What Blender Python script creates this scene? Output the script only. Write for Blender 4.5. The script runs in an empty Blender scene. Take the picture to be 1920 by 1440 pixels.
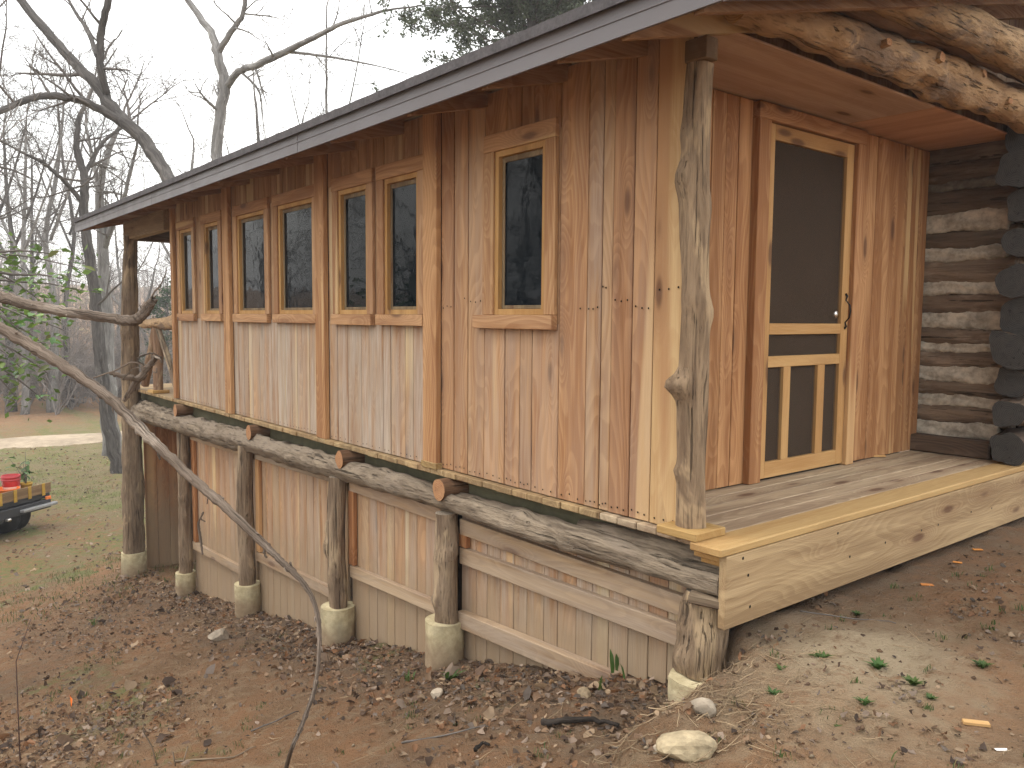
import bpy, bmesh, math, random
import numpy as np
from mathutils import Matrix, Vector
rnd = random.Random(7)
sc = bpy.context.scene
COL = sc.collection
rad = math.radians

# ------------------------------------------------------------------ camera
CAM = np.array([2.411, -2.8, 0.932]); FPX = 1530.1
YAW, PIT, ROL = rad(141.066), rad(-4.637), rad(0.466)
_f = np.array([math.cos(PIT)*math.cos(YAW), math.cos(PIT)*math.sin(YAW), math.sin(PIT)])
_r = np.cross(_f, [0, 0, 1]); _r /= np.linalg.norm(_r); _u = np.cross(_r, _f)
_c, _s = math.cos(ROL), math.sin(ROL)
RT, UP, FW = _c*_r+_s*_u, -_s*_r+_c*_u, _f
cam = bpy.data.cameras.new('camera'); cam.sensor_width = 36; cam.lens = 36*FPX/1920
cam.clip_start = 0.05; cam.clip_end = 2000
co = bpy.data.objects.new('camera', cam); COL.objects.link(co)
co.matrix_world = Matrix([[RT[i], UP[i], -FW[i], CAM[i]] for i in range(3)]+[[0, 0, 0, 1]])
sc.camera = co
sc.render.resolution_x, sc.render.resolution_y = 1024, 768

# ------------------------------------------------------------------ sky, sun, exposure
SUN_EL, SUN_AZ = rad(62), rad(222)          # azimuth of the sun measured from +X, counter-clockwise
w = bpy.data.worlds.new('World'); sc.world = w; w.use_nodes = True
wn = w.node_tree.nodes; wl = w.node_tree.links; wn.clear()
wo = wn.new('ShaderNodeOutputWorld'); bg = wn.new('ShaderNodeBackground'); bg.inputs[1].default_value = 0.15
sky = wn.new('ShaderNodeTexSky'); sky.sky_type = 'NISHITA'; sky.sun_disc = False
sky.sun_elevation = SUN_EL; sky.sun_rotation = math.pi/2-SUN_AZ; sky.air_density = 1.5; sky.dust_density = 4
tc = wn.new('ShaderNodeTexCoord'); mp = wn.new('ShaderNodeMapping'); mp.inputs['Scale'].default_value = (1.6, 1.6, 3.5)
nz = wn.new('ShaderNodeTexNoise'); nz.inputs['Scale'].default_value = 2.2; nz.inputs['Detail'].default_value = 6
rp = wn.new('ShaderNodeValToRGB')
rp.color_ramp.elements[0].position = .32; rp.color_ramp.elements[0].color = (.58, .58, .58, 1)
rp.color_ramp.elements[1].position = .62; rp.color_ramp.elements[1].color = (.97, .97, .97, 1)
mx = wn.new('ShaderNodeMix'); mx.data_type = 'RGBA'; mx.inputs[7].default_value = (10.2, 10.1, 9.85, 1)
wl.new(tc.outputs['Generated'], mp.inputs[0]); wl.new(mp.outputs[0], nz.inputs['Vector'])
wl.new(nz.outputs[0], rp.inputs[0]); wl.new(rp.outputs[0], mx.inputs[0])
wl.new(sky.outputs[0], mx.inputs[6]); wl.new(mx.outputs[2], bg.inputs[0]); wl.new(bg.outputs[0], wo.inputs[0])
sl = bpy.data.lights.new('sun', 'SUN'); sl.energy = 0.9; sl.angle = rad(25); sl.color = (1, .95, .88)
so = bpy.data.objects.new('sun', sl); COL.objects.link(so)
sd = Vector((math.cos(SUN_EL)*math.cos(SUN_AZ), math.cos(SUN_EL)*math.sin(SUN_AZ), math.sin(SUN_EL)))
so.rotation_euler = sd.to_track_quat('Z', 'Y').to_euler(); so.location = (0, -10, 20)
sc.view_settings.view_transform = 'Standard'; sc.view_settings.look = 'None'
sc.view_settings.gamma = 1; sc.view_settings.use_curve_mapping = False
sc.view_settings.exposure = 0.86

# ------------------------------------------------------------------ photo geometry helpers
def ray(px, py): return FW + RT*((px-960)/FPX) - UP*((py-720)/FPX)
def PD(px, py, d): return CAM + ray(px, py)*d                       # at forward distance d
def PA(px, py, ax, v):
    r = ray(px, py); return CAM + r*((v-CAM[ax])/r[ax])
def V(a): return Vector((float(a[0]), float(a[1]), float(a[2])))

# ------------------------------------------------------------------ numeric noise
def vn(x, y, seed=0):
    x = np.asarray(x, float); y = np.asarray(y, float)
    xi = np.floor(x).astype(np.int64); yi = np.floor(y).astype(np.int64); fx = x-xi; fy = y-yi
    fx = fx*fx*(3-2*fx); fy = fy*fy*(3-2*fy)
    def h(a, b):
        n = (a*374761393 + b*668265263 + seed*1442695041) & 0x7fffffff
        n = ((n ^ (n >> 13))*1274126177) & 0x7fffffff
        return ((n ^ (n >> 16)) & 0xffff)/65535.0
    a = h(xi, yi); b = h(xi+1, yi); c = h(xi, yi+1); d = h(xi+1, yi+1)
    return a+(b-a)*fx+(c-a)*fy+(a-b-c+d)*fx*fy
def fbm(x, y, seed=0, oct=4):
    s = 0; a = .5; t = 0
    for o in range(oct):
        s = s+a*vn(x, y, seed+o*17); t += a; a *= .5; x = x*2.03+7; y = y*2.03+3
    return s/t
def sst(a, b, x):
    t = np.clip((x-a)/(b-a), 0, 1); return t*t*(3-2*t)
FXX = [-400, -200, -110, -60, -45, -30, -20, -13, -10.5, -8.55, -6.75, -4.9, -3.09, -1.64, .31, 2.4, 6, 40]
FXZ = [14, 6, 0.5, -3.0, -3.5, -3.5, -3.3, -2.95, -2.7, -2.36, -2.19, -1.83, -1.50, -1.20, -.60, -.30, .1, 1.5]
def ground_smooth(x, y):
    x = np.asarray(x, float); y = np.asarray(y, float)
    f = np.interp(x, FXX, FXZ)
    f = (f + np.interp(x-.7, FXX, FXZ) + np.interp(x+.7, FXX, FXZ))/3
    z = f + np.where(x > -12, .10, .03)*np.clip(y, -7, 0) 
    edge = .48-.30*sst(-.10, .16, y)+.04*np.sin(y*5.1)+.03*np.sin(y*13+1)
    m = sst(-.13, .13, x-edge)*sst(-1.6, -.1, y-(x-.5)*.1)
    zb = -.385+.03*(x-.45)+.012*y
    z = z*(1-m)+np.maximum(zb, z)*m
    z = z - .03*np.exp(-(((x-.45)/.18)**2+((y+.35)/.35)**2))          # washed-out hole at the corner stump
    return z
def ground(x, y):
    z = ground_smooth(x, y); near = 1/(1+np.abs(np.asarray(x)+3)/40)
    return z + (fbm(x*.9, y*.9, 3, 3)-.5)*.10*near + (fbm(x*5, y*5, 5, 4)-.5)*.07 + (np.abs(fbm(x*17, y*17, 9, 3)-.5))*-.045 + (fbm(x*9+3, y*9, 13, 3)-.5)*.035*sst(.3, .7, np.asarray(x, float))
def gz(x, y): return float(ground(np.array([x]), np.array([y]))[0])
def PG(px, py):
    r = ray(px, py); t = 1.+np.cumsum(.012*1.012**np.arange(420)); lo = 1.
    for it in range(2):
        P_ = CAM+r*t[:, None]; k = P_[:, 2] < ground(P_[:, 0], P_[:, 1]); i = int(np.argmax(k)) if k.any() else len(t)-1
        t = np.linspace(t[max(i-1, 0)], t[i], 24)
    return CAM+r*t[max(1, min(i, len(t)-1))]

# ------------------------------------------------------------------ node helpers
class NT:
    def __init__(s, name):
        s.m = bpy.data.materials.new(name); s.m.use_nodes = True
        s.t = s.m.node_tree; s.t.nodes.clear()
        s.out = s.t.nodes.new('ShaderNodeOutputMaterial')
    def n(s, ty, ins=None, **at):
        nd = s.t.nodes.new('ShaderNode'+ty)
        for k, v in at.items(): setattr(nd, k, v)
        for k, v in (ins or {}).items(): s.set(nd.inputs[k], v)
        return nd
    def set(s, sock, v):
        if isinstance(v, bpy.types.NodeSocket): s.t.links.new(v, sock)
        else:
            if hasattr(sock.default_value, '__len__') and not hasattr(v, '__len__'): v = [v]*len(sock.default_value)
            if hasattr(sock.default_value, '__len__') and len(sock.default_value) == 4 and len(v) == 3: v = (*v, 1)
            sock.default_value = v
    def mix(s, f, a, b, blend='MIX'):
        nd = s.n('Mix', data_type='RGBA', blend_type=blend); s.set(nd.inputs[0], f); s.set(nd.inputs[6], a); s.set(nd.inputs[7], b)
        return nd.outputs[2]
    def math(s, op, a, b=0.0, c=0.0):
        nd = s.n('Math', operation=op); s.set(nd.inputs[0], a); s.set(nd.inputs[1], b); s.set(nd.inputs[2], c); return nd.outputs[0]
    def mr(s, v, a, b, c=0., d=1.):
        nd = s.n('MapRange', {0: v, 1: a, 2: b, 3: c, 4: d}); nd.interpolation_type = 'SMOOTHSTEP'; return nd.outputs[0]
    def scl(s, vec, sc_):
        return s.n('VectorMath', {0: vec, 1: sc_}, operation='MULTIPLY').outputs[0]
    def noise(s, vec, scale=1., det=3., rough=.55, dist=0.):
        return s.n('TexNoise', {'Vector': vec, 'Scale': scale, 'Detail': det, 'Roughness': rough, 'Distortion': dist}).outputs[0]
    def bsdf(s, col, rough=.8, spec=.3, normal=None, **k):
        b = s.n('BsdfPrincipled', {'Base Color': col, 'Roughness': rough, 'Specular IOR Level': spec})
        for q, v in k.items(): s.set(b.inputs[q.replace('_', ' ')], v)
        if normal is not None: s.set(b.inputs['Normal'], normal)
        s.t.links.new(b.outputs[0], s.out.inputs[0]); return s.m
    def bump(s, h, st=.3, d=.01):
        return s.n('Bump', {'Strength': st, 'Distance': d, 'Height': h}).outputs[0]
    def rvec(s, amp=40.):
        t = s.n('TexCoord').outputs['Object']; r = s.n('ObjectInfo').outputs['Random']
        c = s.n('CombineXYZ', {0: s.math('MULTIPLY', r, amp), 1: s.math('MULTIPLY', r, amp*2.3), 2: s.math('MULTIPLY', r, amp*.7)}).outputs[0]
        return s.n('VectorMath', {0: t, 1: c}, operation='ADD').outputs[0]
def axs(axis, across, along):
    v = [across]*3; v['xyz'.index(axis)] = along; return v
_wc = {}
def wood(axis, kind='cedar'):
    if (axis, kind) in _wc: return _wc[(axis, kind)]
    P = dict(cedar=((.52, .325, .178), (.305, .158, .076), (.62, .46, .26), .645, .72),
             sapcedar=((.62, .46, .26), (.50, .33, .17), (.42, .24, .125), .55, .5),
             pine=((.60, .40, .185), (.47, .28, .115), (.66, .47, .24), .75, .35),
             treated=((.45, .335, .205), (.27, .185, .108), (.50, .38, .24), .8, .55),
             deck=((.50, .385, .255), (.28, .20, .13), (.54, .42, .285), .7, .6),
             ply=((.57, .40, .285), (.44, .29, .20), (.60, .42, .30), .8, .3),
             oldgrey=((.22, .165, .12), (.09, .062, .045), (.30, .24, .18), .7, .7))[kind]
    lt, dk, sap, sapT, con = P
    g = NT('wood_'+kind+'_'+axis); v = g.rvec()
    oi = g.n('ObjectInfo')
    # knots
    kv = g.n('TexVoronoi', {'Vector': g.scl(v, axs(axis, 6.5, 1.9)), 'Scale': 1.0, 'Randomness': 1.0})
    kd = kv.outputs['Distance']; kr = g.n('SeparateColor', {0: kv.outputs['Color']}).outputs[0]
    kon = g.mr(kr, .33, .38)
    knot = g.math('MULTIPLY', g.mr(kd, .19, .08), kon); halo = g.math('MULTIPLY', g.mr(kd, .5, .1), kon)
    warp = g.noise(g.scl(v, axs(axis, 4, .9)), 1., 1.)
    # growth rings: bands across the board, bent along it and swirled at knots
    sep = g.n('SeparateXYZ', {0: v}).outputs
    idx = 'xyz'.index(axis); oth = [i for i in range(3) if i != idx]
    acr = g.math('ADD', sep[oth[0]], sep[oth[1]])
    ph = g.math('ADD', g.math('MULTIPLY', acr, 34 if kind not in('treated',) else 55), g.math('MULTIPLY', warp, 34))
    ph = g.math('ADD', ph, g.math('MULTIPLY', halo, 9))
    ring = g.math('FRACT', g.math('MULTIPLY', ph, .5))
    ring = g.math('MULTIPLY', g.mr(ring, 0, .75), g.mr(ring, 1, .88))
    fib = g.noise(g.scl(v, axs(axis, 230, 5)), 1., 1., .6)
    big = g.noise(g.scl(v, axs(axis, 9, .55)), 1., 3., .6)
    f = g.math('ADD', g.math('MULTIPLY', ring, con*.55), g.math('MULTIPLY', g.mr(big, .34, .66), .85))
    f = g.math('ADD', f, g.math('MULTIPLY', g.math('SUBTRACT', fib, .5), .85))
    f = g.n('Clamp', {0: f}).outputs[0]
    col = g.mix(f, lt, dk)
    sapm = g.mr(g.noise(g.scl(v, axs(axis, 6, .3)), 1., 1., .5), sapT-.03, sapT+.03)
    col = g.mix(g.math('MULTIPLY', sapm, .8), col, sap)
    col = g.mix(.96, col, oi.outputs['Color'], 'MULTIPLY')
    col = g.mix(g.math('MULTIPLY', halo, .45), col, g.mix(.55, col, (.16, .07, .035)))
    col = g.mix(g.math('MULTIPLY', knot, .75), col, (.10, .045, .025))
    # grey weathering, amount in the object's colour alpha
    wt = g.math('SUBTRACT', 1.0, oi.outputs['Alpha'])
    wmask = g.math('MULTIPLY', wt, g.mr(g.noise(g.scl(v, axs(axis, 14, 1.1)), 1., 3., .65), .25, .65))
    grey = g.mix(g.mr(g.math('ADD', fib, g.math('MULTIPLY', big, .6)), .45, 1.1), (.25, .205, .16), (.54, .465, .385))
    col = g.mix(wmask, col, grey)
    if kind == 'cedar':   # dried mud splashed on the foot of low boards (only where the tint asks for it: tint red > 1)
        oc = g.n('SeparateColor', {0: oi.outputs['Color']}).outputs
        gen = g.n('SeparateXYZ', {0: g.n('TexCoord').outputs['Generated']}).outputs[2]
        mud = g.mr(g.math('ADD', gen, g.math('MULTIPLY', g.noise(g.scl(v, (7, 7, 5)), 1., 3., .65), .5)), .98, .45)
        mud = g.math('MULTIPLY', mud, g.mr(oc[0], 1.0, 1.001))
        col = g.mix(g.math('MULTIPLY', mud, .85), col, g.mix(fib, (.225, .160, .100), (.335, .252, .165)))
    _wc[(axis, kind)] = g.bsdf(col, g.mr(fib, .2, .8, .62, .9), .25, g.bump(fib, .3, .004))
    return _wc[(axis, kind)]

def bark(name, c0, c1, c2, along=3., across=16., patch=.6, bs=.8, tube=False):
    g = NT(name); v = g.rvec()
    if tube:      # bark runs along each limb: coordinates stored on the limb itself
        r_ = g.math('MULTIPLY', g.n('ObjectInfo').outputs['Random'], 40.)
        v = g.n('VectorMath', {0: g.n('Attribute', attribute_name='bark_co').outputs['Vector'], 1: g.n('CombineXYZ', {0: r_, 1: r_, 2: r_}).outputs[0]}, operation='ADD').outputs[0]
    n1 = g.noise(g.scl(v, (across, across, along)), 1., 6., .65, .5)
    n2 = g.noise(g.scl(v, (across*5, across*5, along*2.2)), 1., 4., .6)
    n3 = g.noise(g.scl(v, (5, 5, 1.8)), 1., 4., .6, .6)
    col = g.mix(g.mr(n1, .3, .7), c0, c1)
    col = g.mix(g.mr(n3, patch-.04, patch+.06), col, c2)
    col = g.mix(g.math('MULTIPLY', g.mr(n2, .5, .72), .55), col, (.03, .022, .017))
    crack = g.mr(g.noise(g.scl(v, (across*3.2, across*3.2, along*.5)), 1., 3., .6, .4), .60, .68)
    col = g.mix(g.math('MULTIPLY', crack, .6), col, (.025, .018, .013))
    col = g.mix(.9, col, g.n('ObjectInfo').outputs['Color'], 'MULTIPLY')
    h = g.math('SUBTRACT', g.math('ADD', n1, g.math('MULTIPLY', n2, .5)), crack)
    return g.bsdf(col, .88, .2, g.bump(h, bs, .02))
M = {}
M['post'] = bark('weathered_log', (.165, .118, .082), (.34, .262, .182), (.42, .325, .215), 2.2, 17, .58, 1.)
M['beam'] = bark('bark_log', (.13, .098, .07), (.30, .24, .172), (.245, .195, .145), 3.0, 14, .55, 1.)
M['peeled'] = bark('peeled_log', (.33, .215, .125), (.49, .335, .19), (.255, .18, .125), 5, 12, .56, 1.)
M['cedarlog'] = bark('cedar_post_log', (.20, .12, .075), (.34, .225, .145), (.42, .31, .21), 1.6, 14, .62)
M['oldlog'] = bark('old_wall_log', (.075, .05, .034), (.17, .115, .076), (.21, .145, .098), 1.2, 13, .62)
M['treebark'] = bark('tree_bark', (.062, .056, .052), (.135, .122, .112), (.185, .17, .158), 3, 20, .62, 1., tube=True)
M['paletree'] = bark('pale_tree_bark', (.15, .142, .134), (.27, .258, .245), (.34, .33, .315), 2, 12, .60, tube=True)
M['twig'] = bark('twig_bark', (.10, .088, .078), (.175, .155, .14), (.22, .20, .18), 4, 20, .66, .3, tube=True)
M['limb'] = bark('dead_limb_bark', (.115, .085, .064), (.25, .195, .15), (.33, .27, .215), 2.2, 42, .60, 1., tube=True)
def ringend(name, a, b, dark):
    g = NT(name); o = g.n('TexCoord').outputs['Object']; v = g.rvec()
    s = g.n('SeparateXYZ', {0: o}).outputs
    r = g.math('SQRT', g.math('ADD', g.math('MULTIPLY', s[0], s[0]), g.math('MULTIPLY', s[1], s[1])))
    r = g.math('ADD', r, g.math('MULTIPLY', g.noise(v, 12., 3.), .02))
    k = g.math('ADD', g.math('MULTIPLY', g.math('SINE', g.math('MULTIPLY', r, 620.)), .25), g.math('MULTIPLY', g.noise(v, 25., 5.), .9))
    col = g.mix(g.mr(k, .2, .8), a, b)
    col = g.mix(g.mr(g.noise(v, 45., 3., .6, 1.), .60, .7), col, dark)
    return g.bsdf(col, .85, .2, g.bump(k, .3, .004))
M['end'] = ringend('cut_end', (.42, .23, .115), (.30, .145, .07), (.15, .075, .04))
M['oldend'] = ringend('old_cut_end', (.075, .070, .064), (.034, .033, .032), (.012, .012, .012))
M['greyend'] = ringend('grey_cut_end', (.30, .25, .19), (.19, .15, .11), (.07, .05, .04))
M['paleend'] = ringend('pale_cut_end', (.55, .38, .19), (.42, .26, .12), (.22, .13, .06))

def simple(name, c, rough=.6, spec=.4, var=.25, scale=18., bs=.2, metal=0.):
    g = NT(name); v = g.rvec()
    n = g.noise(v, scale, 5., .6); n2 = g.noise(v, scale*.17, 3.)
    f = g.math('ADD', g.math('MULTIPLY', n, .6), g.math('MULTIPLY', n2, .6))
    lo = tuple(x*(1-var) for x in c); hi = tuple(min(1, x*(1+var)) for x in c)
    col = g.mix(.9, g.mix(g.mr(f, .35, .85), lo, hi), g.n('ObjectInfo').outputs['Color'], 'MULTIPLY')
    return g.bsdf(col, g.mr(n, .2, .8, max(.05, rough-.12), min(1, rough+.12)), spec, g.bump(n, bs, .004), Metallic=metal)
M['concrete'] = simple('yellowish_concrete', (.55, .47, .285), .9, .2, .38, 14., .6)
g = NT('stained_concrete'); v = g.rvec(); n = g.noise(v, 14., 5., .65); n2 = g.noise(v, 4., 3.)
c = g.mix(g.mr(n, .35, .7), (.40, .335, .20), (.60, .52, .33)); c = g.mix(g.math('MULTIPLY', g.mr(n2, .5, .7), .6), c, (.27, .235, .16))
gz_ = g.n('SeparateXYZ', {0: g.n('TexCoord').outputs['Generated']}).outputs[2]
c = g.mix(g.math('MULTIPLY', g.mr(g.math('ADD', gz_, g.math('MULTIPLY', n2, .7)), 1.32, .98), .8), c, g.mix(n, (.17, .11, .07), (.27, .185, .12)))
M['concrete'] = g.bsdf(c, .92, .2, g.bump(n, .8, .012))
M['fascia'] = simple('brown_grey_metal', (.125, .114, .117), .50, .4, .10, 5., .03)
M['roofing'] = simple('dark_shingle', (.088, .082, .085), .9, .2, .35, 60., .6)
M['chink'] = simple('lime_chinking', (.42, .375, .305), .95, .1, .5, 26., 1.0)
M['backing'] = simple('dark_sheathing', (.035, .022, .016), .9, .1)
M['joistwood'] = simple('green_treated_lumber', (.115, .105, .062), .85, .2, .3)
M['stone'] = simple('pale_stone', (.34, .275, .175), .95, .15, .5, 22., 1.)
M['greystone'] = simple('grey_brown_stone', (.30, .25, .19), .95, .15, .4, 20., 1.)
M['steel'] = simple('dark_steel', (.03, .03, .034), .5, .5)
M['iron'] = simple('black_iron', (.012, .011, .010), .45, .5, metal=.6)
M['chrome'] = simple('brushed_knob', (.6, .58, .55), .25, .5, metal=1.)
M['rubber'] = simple('tyre_rubber', (.018, .018, .019), .85, .3)
M['red'] = simple('red_plastic', (.42, .03, .035), .45, .5, .15)
M['orange'] = simple('orange_plastic', (.85, .20, .03), .45, .5, .1)
M['yellow'] = simple('yellow_strap', (.55, .33, .05), .7, .3)
M['white'] = simple('white_plastic', (.75, .74, .71), .5, .4, .1)
M['galv'] = simple('galvanised', (.30, .30, .30), .5, .5, metal=.3)
M['clay'] = simple('brown_plastic_pot', (.10, .045, .03), .6, .4)
M['innerdoor'] = simple('brown_panel_door', (.30, .185, .12), .6, .4, .12, 3., .02)
M['path'] = simple('gravel_path', (.34, .275, .20), .95, .1, .3, 4., .6)
M['darkstick'] = bark('wet_stick', (.022, .018, .015), (.05, .04, .033), (.04, .03, .025), 3, 20, .6, tube=True)
g = NT('window_glass'); v = g.rvec(3.)
b = g.n('Bump', {'Strength': .05, 'Distance': .05, 'Height': g.noise(v, 3.2, 3., .5)}).outputs[0]
M['glass'] = g.bsdf((.006, .009, .012), .04, .09, b)
g = NT('insect_screen'); d = g.n('BsdfDiffuse', {0: (.092, .067, .048, 1)}); t = g.n('BsdfTransparent')
mxs = g.n('MixShader', {0: .55, 1: t.outputs[0], 2: d.outputs[0]}); g.t.links.new(mxs.outputs[0], g.out.inputs[0]); M['screen'] = g.m
def leafmat(name, tint=None, rough=.5):
    g = NT(name); a = g.n('Attribute', attribute_name='tint').outputs['Color'] if tint is None else tint
    v = g.n('TexCoord').outputs['Object']
    c = g.mix(.5, a, g.mix(g.noise(v, 60., 3.), (.5, .5, .5), (1.25, 1.2, 1.1)), 'MULTIPLY') if tint is None else \
        g.mix(.9, g.mix(g.noise(v, 30., 3.), tuple(x*.7 for x in tint), tuple(x*1.25 for x in tint)), g.n('ObjectInfo').outputs['Color'], 'MULTIPLY')
    b = g.n('BsdfPrincipled', {'Base Color': c, 'Roughness': rough, 'Specular IOR Level': .35})
    tr = g.n('BsdfTranslucent', {0: c}); ms = g.n('MixShader', {0: .35, 1: b.outputs[0], 2: tr.outputs[0]})
    g.t.links.new(ms.outputs[0], g.out.inputs[0]); return g.m
M['tintleaf'] = leafmat('leaf_by_tint', None, .75)
M['bushleaf'] = leafmat('glossy_green_leaf', (.105, .19, .045), .38)
M['blade'] = leafmat('grass_blade', (.085, .135, .038), .6)
# ground: earth, clay, pale silt, grass, litter by painted masks of what lies there
g = NT('bare_earth'); v = g.n('TexCoord').outputs['Object']
mk = g.n('SeparateColor', {0: g.n('Attribute', attribute_name='mask').outputs['Color']}).outputs
n1 = g.noise(v, 1.6, 6., .62); n2 = g.noise(v, 9., 7., .66); n3 = g.noise(v, 45., 6., .7); n4 = g.noise(v, 160., 3., .6)
c = g.mix(g.mr(n1, .35, .65), (.275, .168, .092), (.36, .195, .098))
c = g.mix(g.mr(n2, .45, .68), c, (.38, .262, .158))
c = g.mix(g.math('MULTIPLY', g.mr(n3, .54, .68), .55), c, (.12, .080, .05))
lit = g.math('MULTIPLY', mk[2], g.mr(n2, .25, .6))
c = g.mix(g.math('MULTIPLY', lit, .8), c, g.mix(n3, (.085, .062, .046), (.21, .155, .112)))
sil = g.math('MULTIPLY', mk[1], g.mr(g.math('ADD', n2, g.math('MULTIPLY', n3, .5)), .45, .75))
c = g.mix(g.math('MULTIPLY', sil, .95), c, g.mix(n3, (.46, .345, .215), (.66, .53, .36)))
gr = g.mr(g.math('ADD', mk[0], g.math('MULTIPLY', g.math('SUBTRACT', n2, .5), 1.6)), .3, .8)
gcol = g.mix(g.mr(n3, .35, .65), (.17, .175, .075), (.33, .265, .155)); gcol = g.mix(g.mr(n1, .42, .58), gcol, (.165, .205, .065))
c = g.mix(g.math('MULTIPLY', gr, .8), c, gcol)
peb = g.mr(n4, .68, .74); c = g.mix(g.math('MULTIPLY', peb, .5), c, (.36, .29, .21))
hh = g.math('ADD', g.math('ADD', g.math('MULTIPLY', n2, .5), n3), g.math('MULTIPLY', n4, .7))
M['earth'] = g.bsdf(c, g.mr(n2, .3, .7, .78, 1.0), .2, g.bump(hh, 1., .05))

# ------------------------------------------------------------------ object helpers
def link(o, parent=None):
    COL.objects.link(o)
    if parent is not None: o.parent = parent
    return o
def meta(o, label=None, cat=None, group=None, kind=None):
    if label: o['label'] = label
    if cat: o['category'] = cat
    if group: o['group'] = group
    if kind: o['kind'] = kind
    return o
def empty(name, label, cat, loc=(0, 0, 0), rz=0., group=None):
    o = bpy.data.objects.new(name, None); o.location = loc; o.rotation_euler[2] = rz; o.empty_display_size = .2
    return meta(link(o), label, cat, group)
def wpar(o, parent):
    """parent keeping the object where it was placed in the world (parents here are unrotated or handled locally)"""
    if parent is not None:
        o.parent = parent
        o.matrix_parent_inverse = wm(parent).inverted()
    return o
_WM = {}
def wm(o):
    if o is None: return Matrix.Identity(4)
    m = Matrix.LocRotScale(o.location, o.rotation_euler, o.scale)
    if o.parent is not None: m = wm(o.parent) @ o.matrix_parent_inverse @ m
    return m
def mesh(name, vs, fs, mats, parent=None, smooth=False, loc=None, mi=None):
    me = bpy.data.meshes.new(name); me.from_pydata([tuple(map(float, v)) for v in vs], [], fs)
    for m in (mats if isinstance(mats, (list, tuple)) else [mats]): me.materials.append(m)
    if mi is not None: me.polygons.foreach_set('material_index', mi)
    if smooth: me.polygons.foreach_set('use_smooth', [True]*len(me.polygons))
    o = bpy.data.objects.new(name, me); COL.objects.link(o)
    if loc is not None: o.location = loc
    return wpar(o, parent)
def big_mesh(name, v, f, mat, parent=None, smooth=False, tint=None):
    """v (n,3) float array, f (m,k) int array"""
    v = np.asarray(v, np.float32); f = np.asarray(f, np.int32); k = f.shape[1]
    me = bpy.data.meshes.new(name); me.vertices.add(len(v)); me.vertices.foreach_set('co', v.ravel())
    me.loops.add(f.size); me.loops.foreach_set('vertex_index', f.ravel())
    me.polygons.add(len(f)); me.polygons.foreach_set('loop_start', np.arange(0, f.size, k, dtype=np.int32))
    me.polygons.foreach_set('loop_total', np.full(len(f), k, np.int32))
    if smooth: me.polygons.foreach_set('use_smooth', np.ones(len(f), bool))
    me.materials.append(mat); me.update(calc_edges=True)
    if tint is not None:
        a = me.color_attributes.new(name='tint' if tint[0] == 'tint' else tint[0], type='FLOAT_COLOR', domain='POINT')
        a.data.foreach_set('color', np.asarray(tint[1], np.float32).ravel())
    o = bpy.data.objects.new(name, me); COL.objects.link(o); return wpar(o, parent)
_bc = {}
def box(name, x0, x1, y0, y1, z0, z1, mat, parent=None, bev=.003, color=None, rot=None, jit=0.):
    sx, sy, sz = x1-x0, y1-y0, z1-z0
    bev = min(bev, .3*min(sx, sy, sz))
    key = (round(sx, 4), round(sy, 4), round(sz, 4), round(bev, 4), mat.name, jit)
    if key in _bc and not jit: me = _bc[key]
    else:
        hx, hy, hz = sx/2, sy/2, sz/2; vs = []; ix = {}
        for i in (-1, 1):
            for j in (-1, 1):
                for k in (-1, 1):
                    dx = [rnd.uniform(-jit, jit) for _ in range(3)] if jit else (0, 0, 0)
                    for a in range(3):
                        p = [i*(hx-bev), j*(hy-bev), k*(hz-bev)]; p[a] = (i*hx, j*hy, k*hz)[a]
                        ix[(i, j, k, a)] = len(vs); vs.append([p[q]+dx[q] for q in range(3)])
        fs = []
        def orient(f):
            a, b, c = (Vector(vs[f[0]]), Vector(vs[f[1]]), Vector(vs[f[2]])); n = (b-a).cross(c-b)
            cen = sum((Vector(vs[q]) for q in f), Vector())/len(f)
            return f if n.dot(cen) > 0 else f[::-1]
        S = (-1, 1)
        for a in range(3):
            b_, c_ = [q for q in range(3) if q != a]
            for s in S:
                q = []
                for (u, w_) in ((-1, -1), (1, -1), (1, 1), (-1, 1)):
                    t = [0, 0, 0]; t[a] = s; t[b_] = u; t[c_] = w_; q.append(ix[(*t, a)])
                fs.append(orient(q))
            for u in S:
                for w_ in S:      # edge along axis a
                    t0 = [0, 0, 0]; t0[a] = -1; t0[b_] = u; t0[c_] = w_; t1 = list(t0); t1[a] = 1
                    fs.append(orient([ix[(*t0, b_)], ix[(*t1, b_)], ix[(*t1, c_)], ix[(*t0, c_)]]))
        for i in S:
            for j in S:
                for k in S: fs.append(orient([ix[(i, j, k, 0)], ix[(i, j, k, 1)], ix[(i, j, k, 2)]]))
        me = bpy.data.meshes.new(name); me.from_pydata(vs, [], fs); me.materials.append(mat); _bc[key] = me
    o = bpy.data.objects.new(name, me); COL.objects.link(o)
    o.location = ((x0+x1)/2, (y0+y1)/2, (z0+z1)/2)
    if rot is not None: o.rotation_euler = rot
    if color is not None: o.color = color
    return wpar(o, parent)
def tone(r=1., spread=.10, weather=0.):
    k = r*(1+rnd.uniform(-spread, spread)); h = rnd.uniform(-.05, .05)
    return (min(.999, k), min(.999, k*(1+h*.6)), min(.999, k*(1+h)), 1-weather)
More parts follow.
